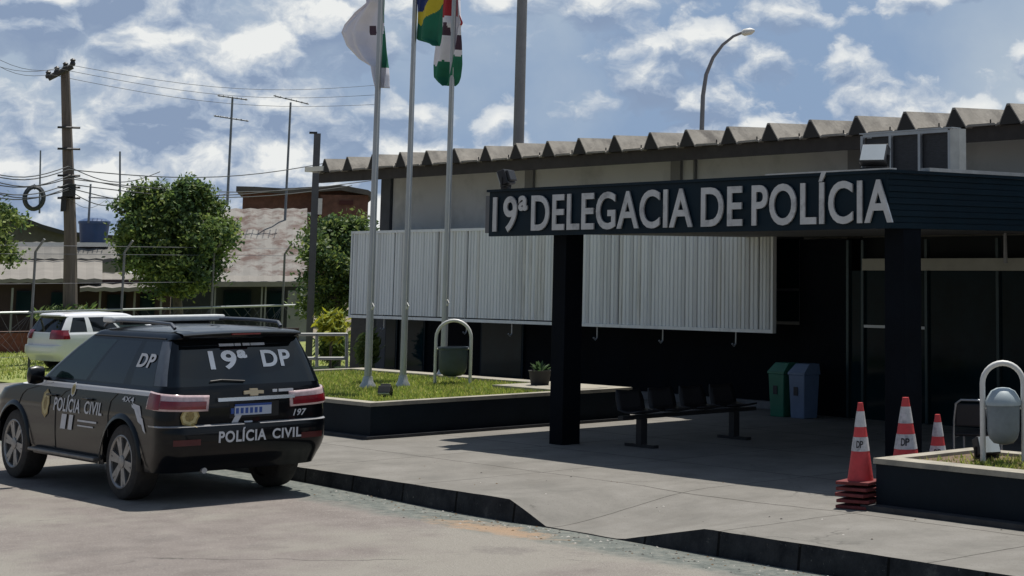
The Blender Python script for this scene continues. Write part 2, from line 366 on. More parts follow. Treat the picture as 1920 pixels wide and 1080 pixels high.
def road_material():
    nz, rp, mx, brick, crack, bump, done, tcn, t, lk = NT('worn asphalt', .93, .25)
    fine = nz(75, 4, .7); mid = nz(2.4, 9, .7); low = nz(.33, 4)
    c = rp(mid, [(.3, (.168, .147, .136)), (.5, (.212, .188, .174)), (.7, (.252, .226, .208))])
    c = mx(rp(low, [(.46, (0, 0, 0)), (.54, (.9, .9, .9))]), c, (.262, .246, .217))
    c = mx(rp(nz(1.1, 7, .7), [(.56, (0, 0, 0)), (.66, (.6, .6, .6))]), c, (.16, .144, .136))
    c = mx(rp(fine, [(.30, (.9, .9, .9)), (.46, (0, 0, 0))]), c, (.075, .068, .063))
    c = mx(rp(nz(48, 3, .6), [(.60, (0, 0, 0)), (.68, (1, 1, 1))]), c, (.33, .31, .285))
    c = mx(crack(.22, .006), c, (.10, .09, .084))
    sp = t.nodes.new('ShaderNodeSeparateXYZ'); lk.new(tcn.outputs['Object'], sp.inputs[0])
    ad = t.nodes.new('ShaderNodeMath'); ad.operation = 'MULTIPLY_ADD'; ad.inputs[1].default_value = .8; lk.new(mid, ad.inputs[0]); lk.new(sp.outputs[1], ad.inputs[2])
    mr = t.nodes.new('ShaderNodeMapRange'); mr.inputs[1].default_value = 10.2; mr.inputs[2].default_value = 10.5; lk.new(ad.outputs[0], mr.inputs[0])
    gut = rp(nz(8, 8, .75), [(.38, (.10, .112, .104)), (.52, (.155, .168, .155)), (.64, (.21, .21, .188)), (.74, (.27, .255, .225))])
    c = mx(mr.outputs[0], c, gut)
    vm = t.nodes.new('ShaderNodeVectorMath'); vm.operation = 'SUBTRACT'; vm.inputs[1].default_value = (-14.7, 10.15, 0); lk.new(tcn.outputs['Object'], vm.inputs[0])
    ms = t.nodes.new('ShaderNodeMapping'); ms.inputs['Scale'].default_value = (.33, 1.2, 1); lk.new(vm.outputs[0], ms.inputs[0])
    ln = t.nodes.new('ShaderNodeVectorMath'); ln.operation = 'LENGTH'; lk.new(ms.outputs[0], ln.inputs[0])
    a2 = t.nodes.new('ShaderNodeMath'); a2.operation = 'MULTIPLY_ADD'; a2.inputs[1].default_value = 1.1; lk.new(nz(5, 8, .75), a2.inputs[0]); lk.new(ln.outputs[1], a2.inputs[2])
    c = mx(rp(a2.outputs[0], [(.70, (.85, .85, .85)), (.92, (0, 0, 0))]), c, (.34, .235, .155))
    bump(fine, .7, .015); return done(c)
g = MB(); xs = frange(-36, -19.5, 2)+frange(-19, 4, .5); ys = [-30, -10, 0]+frange(2, 9, 1)+frange(9.25, 10.75, .25)
g.grid([[(x, y, zroad(x, y)) for x in xs] for y in ys]); tag(g.build('road', road_material(), smooth=True), kind='structure')
# pavement with kerb ramp
def lin(t): return max(0., min(1., t))
def ramp_f(x): return lin((x+15.1)/.6)*(1-lin((x+13.35)/1.15))
def zpav(x, y): return .15-.203*ramp_f(x)*smooth01((12.6-y)/2.0)
KY = 10.62
def jag(x): return .012*noise.noise(Vector((x*2.1, 3, 0)))+.02*noise.noise(Vector((x*.5, 9, 0)))
g = MB(); xs = frange(-37, -20, 1)+frange(-19.8, -8, .12)+frange(-7.8, 3, .5); ys = [KY, KY+.14, KY+.3]+frange(11.1, 13.1, .25)+frange(13.5, 24, 1.5)
def pp(x, y): return (x, y+(jag(x) if y == KY else 0), zpav(x, y)+(.004*noise.noise(Vector((x*3, y*3, 0)))))
g.grid([[pp(x, y) for x in xs] for y in ys])
tag(g.build('pavement', paving_material(), smooth=True), kind='structure')
k = MB(); k.grid([[(pp(x, KY)[0], pp(x, KY)[1]-.001, zz) for x in xs for zz in [pp(x, KY)[2]+.002]], [(x, KY-.03+jag(x), -.15) for x in xs]])
tag(k.build('kerb', kerb_material(), smooth=True), kind='structure')
g = MB()
for _ in range(420):
    x = rnd.uniform(-18.5, -7); y = 10.6-abs(rnd.gauss(0, .28)); r_ = rnd.uniform(.004, .014); z = zroad(x, y)
    if rnd.random() < .12: x, y, z = rnd.uniform(-19, -8), rnd.uniform(10.9, 13), None
    if z is None: z = zpav(x, y)
    a = rnd.uniform(0, PI); p = [(x+r_*rnd.uniform(.7, 1.6)*math.cos(a+q*PI/2.5), y+r_*rnd.uniform(.7, 1.6)*math.sin(a+q*PI/2.5), z+.002) for q in range(5)]; o = len(g.v)
    g.add(p+[(x, y, z+r_*.8)], [(q, (q+1) % 5, 5) for q in range(5)], rnd.randrange(3))
tag(g.build('gutter_grit', [mat('pale grit', (.42, .4, .37), .9), mat('brown leaf litter', (.14, .09, .045), .9), mat('dark grit', (.07, .065, .06), .9)], recalc=False), kind='stuff')
g = MB(); g.box(-64, -37.02, -8, 14.9, -.1, .01); tag(g.build('far_road', mat('far pale road', (.30, .28, .25), .9, 0, .1, 1)), kind='structure')
g = MB(); g.box(-37, -36.5, 14, 15, -.1, .02)
# verge grass beyond
def grass(name, pts_fn, n, h, mats, kind='stuff', lean=.4):
    g = MB()
    for _ in range(n):
        x, y, z = pts_fn(); hh = h*rnd.uniform(.5, 1.3); a = rnd.uniform(0, 2*PI); wv = hh*rnd.uniform(.12, .3)
        lx, ly = rnd.gauss(0, lean)*hh, rnd.gauss(0, lean)*hh; c, s = math.cos(a)*wv, math.sin(a)*wv
        g.add([(x-c, y-s, z), (x+c, y+s, z), (x+lx, y+ly, z+hh)], [(0, 1, 2)], rnd.randrange(3))
    return tag(g.build(name, mats, recalc=False), kind=kind)
g = MB(); g.box(-75, -37.5, 15, 31, -.1, .03); tag(g.build('verge', m_turf), kind='structure')
grass('verge_grass', lambda: (rnd.uniform(-56, -40), rnd.uniform(15, 24), .03), 14000, .07, m_blade)
# ================================================================== LEFT PLANTER
pl = thing('planter', 'long dark navy raised planter with grass and flagpoles in front of the pale shutters', 'planter', (-28, 15, .15))
PX = -21.6; PY0 = 12.95; PY1 = 17.3; PXL = -29.2; PZ = .62
g = MB()
g.box(PX-.15, PX, PY0, PY1, .0, PZ-.05); g.box(PXL, PX-.15, PY0, PY0+.15, .0, PZ-.05); g.box(PXL, PX-.15, PY1-.15, PY1, .0, PZ-.05); g.box(PXL, PXL+.15, PY0+.15, PY1-.15, 0, PZ-.05)
g.build('planter_wall', m_navyp, pl, world=True)
g = MB(); e = .02
g.box(PX-.17, PX+e, PY0-e, PY1+e, PZ-.05, PZ); g.box(PXL, PX-.17, PY0-e, PY0+.17, PZ-.05, PZ); g.box(PXL, PX-.17, PY1-.3, PY1+e, PZ-.05, PZ); g.box(PXL, PXL+.17, PY0+.17, PY1-.3, PZ-.05, PZ)
g.box(PX-1.9, PX-.17, PY1-1.15, PY1-.3, PZ-.05, PZ+.004)
g.build('coping', m_cope, pl, world=True)
g = MB(); g.box(PX-.02, PX+.10, PY0-.1, PY1, .1, .19); g.box(PXL, PX-.02, PY0-.1, PY0+.02, .1, .19); g.build('footing', m_kerb, pl, world=True)
g = MB(); g.box(PXL+.17, PX-.17, PY0+.17, PY1-.3, PZ-.2, PZ-.06); g.build('soil', m_turf, pl, world=True)
def ptl():
    while 1:
        x, y = rnd.uniform(PXL+.2, PX-.2), rnd.uniform(PY0+.2, PY1-.32)
        if not (x > PX-1.95 and y > PY1-1.2): return (x, y, PZ-.07)
grass('planter_grass', ptl, 30000, .065, m_blade)
# flagpoles and flags
def cloth(name, rows, yp, colf, mats, parent=None, amp=.05, fr=9., ph=0., label=None):
    """rows: list of (v, uL, uR); cloth hangs in the plane y=yp with folds"""
    P = []; idx = []
    vs_ = np.linspace(rows[0][0], rows[-1][0], 90)
    for v in vs_:
        uL = np.interp(v, [r[0] for r in rows], [r[1] for r in rows]); uR = np.interp(v, [r[0] for r in rows], [r[2] for r in rows])
        row = []; ri = []
        for s in np.linspace(0, 1, 64):
            u = uL+(uR-uL)*s; p = at(u, v, y=yp)
            o = amp*(math.sin(s*fr+ph+v*.012)+.5*math.sin(s*fr*2.3+v*.03+ph))
            row.append((p[0], p[1]+o, p[2])); ri.append((u, v, s))
        P.append(row); idx.append(ri)
    g = MB(); g.grid(P, mf=lambda i, j: colf(*idx[i][j]))
    o = g.build(name, mats, parent, smooth=60, recalc=False)
    o.modifiers.new('thickness', 'SOLIDIFY').thickness = .004
    tag(o, label, 'flag', 'flags flying on the planter poles'); return o
fl_w = mat('white flag cloth', (.74, .72, .78), .8, 0, .06, 4); fl_g = mat('green flag cloth', (.012, .15, .085), .8, 0, .15, 4)
fl_y = mat('yellow flag cloth', (.6, .48, .03), .8, 0, .1, 4); fl_b = mat('blue flag cloth', (.012, .03, .15), .8, 0, .1, 4)
fl_r = mat('red flag cloth', (.38, .02, .03), .8, 0, .15, 4); fl_k = mat('dark flag print', (.06, .03, .05), .8)
POLES = [(-24.85, 14.83, .056, 'leftmost of the three flagpoles, the one flying the white flag'), (-24.69, 15.34, .05, 'middle of the three flagpoles, flying the green yellow and blue flag'), (-25.05, 16.3, .056, 'rightmost of the three flagpoles, flying the red white and green flag')]
for i, (x, y, r, lb) in enumerate(POLES):
    if i == 2: q = at(831, 708, z=.56); x, y = q[0], q[1]
    t = thing('flagpole', lb+' on the grassy planter', 'flagpole', (x, y, .55), 0, 'flagpoles on the planter')
    MB().tube([(0, 0, 0), (0, 0, 3.5), (0, 0, 8.6)], [r, r*.85, r*.6], 12).build('pole', m_pole, t, smooth=True)
    MB().lathe([(r*2.2, -.02), (r*2.2, .06), (r*1.5, .12), (r*1.2, .2)], n=12).build('pole_base', m_pole, t, smooth=True)
    MB().tube([(r+.02, -.03, 1.2), (r+.015, -.03, 8.4)], .006, 5).tube([(r, 0, 1.2), (r+.05, 0, 1.25), (r, 0, 1.3)], .008, 5).build('halyard', m_hoop, t)
    MB().lathe([(.01, 8.62), (.06, 8.6), (.07, 8.66), (.04, 8.72), (.005, 8.74)], n=10).build('finial', m_pole, t, smooth=True)
P3 = at(831, 708, z=.56)
def c1(u, v, s):
    if u > 708 and 60 < v < 126: return 1
    if u > 712 and v < 60: return 1
    if 690 < u < 702 and 46 < v < 64: return 2
    return 0
cloth('flag', [(-95, 700, 716), (-60, 690, 722), (5, 686, 716), (22, 662, 714), (45, 640, 713), (60, 633, 715), (85, 643, 719), (110, 668, 724), (124, 692, 725), (140, 696, 727), (165, 706, 727)], POLES[0][1]+.07, c1, [fl_w, fl_g, fl_k], amp=.06, fr=8, label='white flag with a green panel furled round the leftmost pole')
def c2(u, v, s):
    # rhombus and disc
    a = abs((u-790)/52.)+abs((v+10)/58.)
    if ((u-785)/26.)**2+((v+12)/34.)**2 < 1: return 3
    return 2 if a < 1 else 1
cloth('flag', [(-110, 774, 800), (-80, 774, 822), (0, 776, 829), (60, 776, 826), (74, 777, 824), (80, 800, 823), (86, 816, 821)], POLES[1][1]+.06, c2, [fl_w, fl_g, fl_y, fl_b], amp=.05, fr=7, ph=1, label='green flag with yellow diamond and blue disc on the middle pole')
def c3(u, v, s):
    if v > (118 if u < 851 else 98)+6*math.sin(u*.3): return 1
    if v < 32-.2*(u-830) and u < 852: return 4
    if 834 < u < 843 and 42 < v < 66: return 5
    if u > 868 and 28 < v < 46: return 4
    if u > 863 and 66 < v < 94: return 5
    return 0
cloth('flag', [(-110, 838, 858), (-60, 826, 868), (0, 826, 868), (30, 823, 872), (44, 823, 877), (52, 822, 872), (80, 820, 870), (110, 818, 866), (120, 817, 865), (145, 817, 860), (156, 826, 856), (161, 834, 850)], P3[1]+.06, c3, [fl_w, fl_g, fl_y, fl_b, fl_r, fl_k], amp=.07, fr=9, ph=2, label='red white and green flag hanging on the rightmost pole')
# ================================================================== POLICE STATION
WY = 20.2; SY = 19.3; EY = 19.2
xs_corner = at(735, 430, y=WY)[0]
st = thing('police_station', 'long single storey police station with ribbed cement roof, grey walls and dark navy base', 'building', (-22, WY, .15))
XR = 2.0
ztop = 4.25
g = MB(); g.box(xs_corner, XR, WY, WY+7, 1.65, ztop+.3); g.build('upper_wall', m_wall, st, world=True)
g = MB(); g.box(xs_corner-.02, XR, WY-.01, WY+7, .0, 1.65); g.build('lower_wall', m_navyd, st, world=True)
g = MB()
for u in (722,): g.box(xs_corner-.38, xs_corner-.02, WY-.06, WY+7, .0, ztop+.2)
g.build('corner_column', mat('dark corner column', (.06, .065, .075), .8, 0, .2), st, world=True)
for u0, u1 in ((985, 1000), (1258, 1276), (1590, 1614), (1300, 1303)):
    a, b = at(u0, 320, y=WY-.05)[0], at(u1, 320, y=WY-.05)[0]
    g = MB(); g.box(a, b, WY-.06, WY-.002, 1.66, ztop+.1); g.build('pilaster', m_pilast, st, world=True)
# roof: ribbed profile
pk = [608, 654, 703, 751, 801, 856, 912, 969, 1027, 1088, 1153, 1222, 1293, 1362, 1438, 1525, 1610, 1692, 1787, 1890]
xp0 = at(608, 320, y=EY)[0]; xp1 = at(1890, 205, y=EY)[0]; pitch = (xp1-xp0)/19
zpk = 4.62
prof = [(-.47, 0), (-.25, 0.), (-.22, -.02), (-.19, 0), (-.16, .0), (-.03, .25), (.02, .25), (.2, 0), (.215, -.02), (.25, 0), (.47, 0)]
prof = [(a*pitch/.94, b) for a, b in prof]
pts = []
for i in range(-1, 30): pts += [(xp0+i*pitch+a, b) for a, b in prof[:-1]]
pts = [p for p in pts if p[0] > xp0-.55]
xl0 = pts[0][0]
def roofsheet(y0, y1, zb, slope, pts=pts, th=.03):
    g = MB(); rows = []
    for y in (y0, y1):
        rows.append([(x, y+(.07*noise.noise(Vector((round((x-xp0)/pitch)*3.7, 1, 2))) if y == y0 else 0), zb+b*(1+.10*noise.noise(Vector((round((x-xp0)/pitch)*5.1, 4, 2))))+(y-y0)*slope+.012*noise.noise(Vector((x*.8, 0, 5)))) for x, b in pts])
    g.grid(rows); lo = [[(x, y, z-th) for x, y, z in r] for r in rows]; g.grid(lo)
    for k_ in (0,): g.grid([rows[0], lo[0]])
    return g
ZB = zpk-.25
roofsheet(EY, EY+8.5, ZB, .03).build('roof', m_fib, st, world=True)
g = MB()
for i in range(0, 30):   # closing pieces inside the ribs, rib shade put into their dark colour
    cx = xp0+i*pitch
    jy = EY+.07*noise.noise(Vector((round((cx-xp0)/pitch)*3.7, 1, 2)))+.004; k_ = pitch/.94
    MB().prism([(cx-.155*k_, ZB-.03), (cx-.035*k_, ZB+.215), (cx+.015*k_, ZB+.215), (cx+.19*k_, ZB-.03)], lambda x, z: (x, jy, z), lambda x, z: (x, jy+.05, z)).build('rib_shade_cap', mat('rib mouth shade', (.03, .028, .026), .9), st, world=True)
g = MB(); g.box(xl0+.1, XR, EY+.10, EY+.16, ZB-.24, ZB-.035); g.box(xl0+.1, XR, EY+.16, WY+7, ZB-.1, ZB-.04); g.build('eave_board', m_wood, st, world=True)
g = MB(); a = at(578, 305, y=EY)[0]
g.box(a-.1, a+.65, EY-.02, EY+.35, ZB+.0, ZB+.1); g.build('gutter_end', mat('white gutter end', (.7, .68, .6), .6), st, world=True)
g = MB()
for i in range(0, 24):
    cx = xp0+(i+.5)*pitch; MB().tube([(cx, EY+.2, ZB-.02), (cx, EY+.2, ZB+.07)], .012, 5).build('roof_bolt', m_darkm, st, world=True)
# shutter box (ribbed brise)
def sh_panel(u0, u1, vt0, vb0, name='shutter'):
    a = at(u0, vb0, y=SY); b = at(u1, vb0, y=SY); c = at(u0, vt0, y=SY)
    return a[0], b[0], a[2], c[2]
XA = at(658, 560, y=SY)[0]; XB = at(1446, 560, y=SY)[0]; ZS0 = 1.46; ZS1 = 3.06
segs = [at(u, 560, y=SY)[0] for u in (658, 737, 820, 875, 1040, 1160, 1423, 1446)]
for i in range(len(segs)-1):
    a, b = segs[i]+.012, segs[i+1]-.012
    dz = .0; zb = ZS0-(.0 if i < 4 else .02); tilt = [.10, .03, .0, .0, 0, 0, 0, 0][i]
    g = MB(); n = max(3, int((b-a)/.095)); row = []
    for j in range(n):
        x0 = a+(b-a)*j/n; x1 = a+(b-a)*(j+1)/n; q = (x1-x0)
        jit = rnd.uniform(-.006, .006)
        row += [(x0, SY+jit), (x0+q*.62, SY+jit), (x0+q*.72, SY+.022+jit), (x0+q*.92, SY+.022+jit)]
    row.append((b, SY))
    fr_ = [[(x, y+tilt*0, z) for x, y in row] for z in (zb, ZS1)]; bk = [[(x, y+.05, z) for x, y in row] for z in (zb, ZS1)]
    tones = [rnd.choices((0, 1, 2), (.7, .2, .1))[0] for _ in range(n+1)]
    g.grid(fr_, mf=lambda i, j: tones[j//4]); g.grid(bk); g.grid([fr_[0], bk[0]]); g.grid([fr_[1], bk[1]])
    g.build('shutter_panel', [m_shut, m_shut2, m_shut3], st, world=True)
g = MB(); g.box(XA, XB, SY-.015, SY+.06, ZS0-.075, ZS0-.022); g.box(XB, XB+.05, SY-.015, SY+.06, ZS0-.075, ZS1); g.box(XA-.05, XA, SY-.015, SY+.06, ZS0-.075, ZS1)
g.box(XA-.05, XB+.05, SY-.02, WY-.003, ZS1, ZS1+.05)
g.build('shutter_frame', m_shut, st, world=True)
g = MB()
for u in (875, 1120, 1243, 1380, 720, 960):
    x = at(u, 615, y=SY+.1)[0]; g = MB(); g.tube([(x, SY+.1, ZS0), (x, SY+.1, ZS0-.26)], .012, 6); g.tube([(x, SY+.1, ZS0-.26), (x, SY+.06, ZS0-.3), (x, SY+.02, ZS0-.26)], .015, 6)
    g.box(x-.015, x+.015, SY+.05, WY-.02, ZS0-.02, ZS0)
    g.build('shutter_rod', m_alu, st, world=True)
for u0, u1 in ((700, 748), (753, 800), (905, 985)):   # dark openings under the shutter
    a, b = at(u0, 640, y=WY)[0], at(u1, 640, y=WY)[0]
    f = MB().box(a, b, WY-.05, WY-.012, .25, 1.6).build('window', m_navy, st, world=True)
    MB().box(a+.05, b-.05, WY-.056, WY-.051, .35, 1.55).build('pane', m_wglass, f, world=False)
    for c in f.children: c.data.transform(Matrix.Translation((22, -WY, -.15)))
# window beside the shutter
a, b = at(1447, 500, y=WY-.1)[0], at(1502, 500, y=WY-.1)[0]
zz = [at(1480, v, y=WY-.1)[2] for v in (445, 543, 605)]
wn_ = MB()
wn_.box(b-.04, b, WY-.1, WY-.05, zz[2], zz[0]); wn_.box(a-.3, b, WY-.1, WY-.05, zz[1]-.02, zz[1]+.02); wn_.box(a-.3, b+.25, WY-.1, WY-.05, zz[2]-.03, zz[2]+.02); wn_.box(a-.3, b, WY-.1, WY-.05, zz[0]-.02, zz[0]+.02)
wn_.build('window_frame', mat('dim frame', (.14, .145, .16), .5, .4), st, world=True)
MB().box(a-.3, b-.04, WY-.06, WY-.02, zz[2], zz[0]).build('window_pane', m_wglass, st, world=True)
MB().box(at(1185, 700, z=.2)[0]-1, at(1560, 780, y=WY)[0], WY-.1, WY-.012, .1, .27).build('plinth', mat('grey plinth', (.16, .16, .165), .85, 0, .3, 4), st, world=True)
# entrance glass front
GY = 19.8; gx0 = at(1592, 700, y=GY)[0]; gx1 = -8.5
g = MB(); g.box(gx0-1.05, gx0, GY-.03, WY-.02, .05, 2.82); g.build('entrance_wall', m_navyd, st, world=True)
mfrm = mat('dark green aluminium frame', (.03, .05, .055), .4, .4)
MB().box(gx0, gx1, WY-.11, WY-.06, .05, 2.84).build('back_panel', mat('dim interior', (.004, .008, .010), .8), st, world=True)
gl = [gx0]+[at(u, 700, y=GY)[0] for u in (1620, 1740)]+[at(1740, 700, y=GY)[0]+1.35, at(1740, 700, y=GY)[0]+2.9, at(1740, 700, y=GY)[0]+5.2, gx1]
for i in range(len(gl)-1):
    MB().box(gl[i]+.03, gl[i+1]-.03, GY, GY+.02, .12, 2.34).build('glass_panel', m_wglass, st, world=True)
    MB().box(gl[i]-.025, gl[i]+.025, GY-.04, GY+.03, .1, 2.8).build('mullion', mfrm, st, world=True)
g = MB(); g.box(gx0, gx1, GY-.02, GY+.03, .05, .12); a, b = at(1620, 640, y=GY)[0], at(1656, 640, y=GY)[0]
g.build('sill', mfrm, st, world=True)
z_ = at(1640, 612, y=GY)[2]; MB().box(gl[1]+.03, gl[2]-.03, GY-.035, GY-.005, z_-.02, z_+.02).build('push_bar', m_alu, st, world=True)
g = MB(); g.box(at(1618, 495, y=GY-.1)[0], gx1, GY-.12, GY-.05, at(1640, 507, y=GY-.1)[2], at(1640, 485, y=GY-.1)[2]); g.build('door_track_beam', m_beige, st, world=True)
a = at(1885, 460, y=GY-.3); b = at(1780, 432, y=GY-.3)
MB().tube([(b[0], GY-.3, b[2]), (a[0], GY-.3, b[2]), (a[0], GY-.3, 2.45)], .03, 8).build('conduit', mat('pale conduit', (.35, .36, .37), .5), st, world=True)
# ================================================================== CANOPY
ca = thing('entrance_canopy', 'dark navy flat entrance canopy on square pillars carrying the police station lettering', 'canopy', (-17, 17, .15))
XL_, XRr, FY = -20.54, -13.185, 14.0
g = MB(); g.box(XL_, XRr-.06, FY, FY+.06, 2.80, 3.385); g.build('front_fascia', m_navy, ca, world=True)
g = MB(); n = 9
for i in range(n):
    z0 = 2.80+.585*i/n; g.box(XRr-.058, XRr-(.0 if i % 2 == 0 else .012), FY, WY-.02, z0+.004, z0+.585/n-.004)
g.box(XRr-.059, XRr-.02, FY+.002, WY-.021, 2.801, 3.384); g.build('side_fascia', m_navy, ca, world=True)
g = MB(); g.box(XL_-.75, XRr-.062, FY+.45, WY-.02, 2.86, 3.37); g.box(XL_+.01, XRr-.062, FY+.062, FY+.45, 2.86, 3.37); g.build('slab', mat('canopy ceiling paint', (.15, .15, .155), .85, 0, .1, 1), ca, world=True)
g = MB(); g.box(XL_-.03, XRr+.03, FY-.03, FY+.09, 3.387, 3.42); g.box(XRr-.09, XRr+.03, FY+.09, WY-.03, 3.387, 3.42); g.build('coping_strip', m_navy, ca, world=True)
g = MB(); g.box(XRr-.10, XRr+.035, FY+.6, WY-.03, 3.421, 3.46); g.box(XRr-1.9, XRr+.03, FY-.032, FY+.08, 3.421, 3.437); g.build('flashing', mat('pale flashing', (.45, .46, .46), .5, .3, .2, 5), ca, world=True)
for x, y in ((-19.27, 14.37), (-13.34, 14.37)):
    MB().box(x-.14, x+.14, y-.14, y+.14, .1, 2.86).build('pillar', m_navyd, ca, world=True, bevel=.008)
words = [('19ª', 922, 986), ('DELEGACIA', 994, 1296), ('DE', 1312, 1389), ('POLÍCIA', 1407, 1671)]
capz = text2d('E')[5]
for s, u0, u1 in words:
    g = MB(); a, b = at(u0, 390, y=FY-.05)[0], at(u1, 390, y=FY-.05)[0]
    text_fit(g, s, a, b, 2.872, 3.305, lambda x, z: (x, FY-.034, z), bold=.016, depth=lambda x, z: (x, FY-.016, z), capz=capz)
    g.build('sign_lettering', m_letter, ca, world=True, recalc=True)
# the lettering carries no glints or spotlights
def floodlight(x, y, z, rz, tilt, lb, sz=.2, grp=None, back=False):
    t = thing('floodlight', lb, 'floodlight', (x, y, z), rz, grp)
    c, s = math.cos(tilt), math.sin(tilt)
    def R(p): return (p[0], p[1]*c-p[2]*s, sz*1.0+p[1]*s+p[2]*c)
    b = MB(); b.box(-sz, sz, -.05, .06, -sz*.75, sz*.75); b.box(-sz*.8, sz*.8, .06, .1, -sz*.55, sz*.55); b.v = [R(p) for p in b.v]; b.build('housing', m_darkm, t, bevel=.01)
    b = MB(); b.box(-sz*.9, sz*.9, -.058, -.051, -sz*.65, sz*.65); b.v = [R(p) for p in b.v]; b.build('lens', m_lamp, t)
    MB().tube([(-sz*1.08, 0, sz), (-sz*1.08, 0, .01), (sz*1.08, 0, .01), (sz*1.08, 0, sz)], .014, 6).box(-.05, .05, -.05, .05, -.02, .012).build('bracket', m_darkm, t)
    return t
p = at(1640, 322, y=FY+.1); floodlight(p[0], FY+.1, 3.44, math.radians(25), math.radians(-30), 'floodlight with pale lens on the canopy corner above the last letters', .15)
p = at(948, 362, y=FY+.0); floodlight(p[0], FY+.0, 3.44, math.radians(-60), math.radians(20), 'small tilted floodlight at the left end of the sign canopy', .13)
# no cable or spotlights on the sign
# AC cage on canopy roof
ac = thing('condenser_cage', 'metal cage of air conditioner units standing on the canopy roof', 'air conditioner', (-14.8, 16.2, 3.37))
x0, x1, y0, y1, zt = -15.52, -14.09, 16.0, 16.12, 3.99
g = MB()
for x in np.linspace(x0, x1, 4):
    g.box(x-.02, x+.02, y0-.02, y0+.02, 3.38, zt)
for z in (3.42, zt): g.box(x0+.02, x1-.02, y0-.018, y0+.018, z-.02, z+.02)
g.box(x0-.02, x0+.02, y1-.02, y1+.02, 3.38, zt); g.build('frame', m_alu, ac, world=True)
g = MB(); g.box(x0+.03, x1-.03, y0+.03, y1-.03, 3.40, zt-.03); g.build('casing', mat('dark grille casing', (.03, .032, .036), .6, .2, .4, 20, mapping=(1, 1, 6)), ac, world=True)
MB().box(x1+.02, x1+.16, y0-.02, y1-.02, 3.38, zt+.01).build('side_panel', mat('pale cabinet side', (.5, .5, .46), .6, 0, .15, 6), ac, world=True)
MB().box(x0-.03, x1+.05, y0-.03, y1+.02, zt+.021, zt+.035).build('top_rail', m_alu, ac, world=True)
# ================================================================== RIGHT PLANTER
rp_ = thing('planter', 'short dark navy planter with pale coping and dry soil beside the traffic cones', 'planter', (-9, 13.2, .15))
ax, ay0, ay1, axr = -12.03, 12.58, 13.95, -4.5
g = MB(); g.box(ax, axr, ay0, ay0+.14, .02, .57); g.box(ax, ax+.14, ay0+.14, ay1, .02, .57); g.box(ax+.14, axr, ay1-.14, ay1, .02, .57); g.box(axr-.14, axr, ay0+.14, ay1-.14, .02, .57)
g.build('planter_wall', m_navyp, rp_, world=True)
g = MB(); g.box(ax-.02, axr+.02, ay0-.02, ay0+.2, .57, .62); g.box(ax-.02, ax+.17, ay0+.2, ay1-.15, .57, .62); g.box(ax-.02, axr+.02, ay1-.15, ay1+.02, .57, .62); g.build('coping', m_cope, rp_, world=True)
g = MB(); g.box(ax-.08, axr, ay0-.13, ay0+.02, .08, .2); g.build('footing', m_kerb, rp_, world=True)
g = MB(); g.box(ax+.17, axr, ay0+.2, ay1-.15, .5, .59); g.build('soil', m_soil, rp_, world=True)
def ptr():
    while 1:
        x = rnd.uniform(ax+.3, axr-.2); y = rnd.uniform(ay0+.24, ay1-.18)
        if x > -11.2 or rnd.random() < .25: return (x, y, .585)
grass('planter_grass', ptr, 9000, .05, m_blade)
# ================================================================== hoop litter bins
def hoopbin(loc, rz, H, W, mb, label, lid):
    t = thing('litter_bin', label, 'litter bin', loc, rz, 'hoop framed litter bins')
    r = W/2; pts = [(-r, 0, -.03), (-r, 0, H-r)]+[(r*math.cos(a), 0, H-r+r*math.sin(a)) for a in np.linspace(PI, 0, 15)[1:-1]]+[(r, 0, H-r), (r, 0, -.03)]
    MB().tube(pts, .026, 10).build('hoop', m_hoop, t, smooth=True)
    MB().tube([(-r, 0, H*.56), (-r+.07, 0, H*.56)], .014, 8).tube([(r, 0, H*.56), (r-.07, 0, H*.56)], .014, 8).build('pivot', m_hoop, t, smooth=True)
    R = r-(.05 if not lid else .035); z0 = H*.13 if not lid else H*.2; bh = .42 if not lid else .36
    prof = [(.02, z0), (R*.6, z0+.015), (R*.85, z0+.06), (R*.97, z0+.13), (R, z0+bh)]
    if not lid: prof += [(R+.012, z0+bh+.01), (R+.012, z0+bh+.04), (R-.02, z0+bh+.04), (R-.03, z0+.1), (.02, z0+.08)]
    MB().lathe(prof, n=28).build('bucket', mb, t, smooth=True)
    if lid:
        MB().lathe([(R+.012, z0+bh), (R+.014, z0+bh+.03), (R*.93, z0+bh+.08), (R*.72, z0+bh+.13), (R*.4, z0+bh+.155), (.02, z0+bh+.16)], n=28).build('lid', mat('pale grey bin lid', (.34, .40, .43), .45, 0, .15, 5), t, smooth=True)
    return t
q = at(848, 722, z=.56); hoopbin((q[0], q[1], .56), math.radians(45), 1.0, .55, m_bin, 'open dark slate litter bin in a pale hoop on the left planter grass', False)
q = at(1882, 872, z=.58); hoopbin((q[0], q[1], .58), math.radians(42), .93, .38, m_binl, 'grey litter bin with pale domed lid in a hoop on the right planter', True)
q = at(1850, 862, z=.60); floodlight(q[0], q[1], .61, math.radians(70), math.radians(-22), 'black floodlight with bright square lens on the right planter soil', .115)
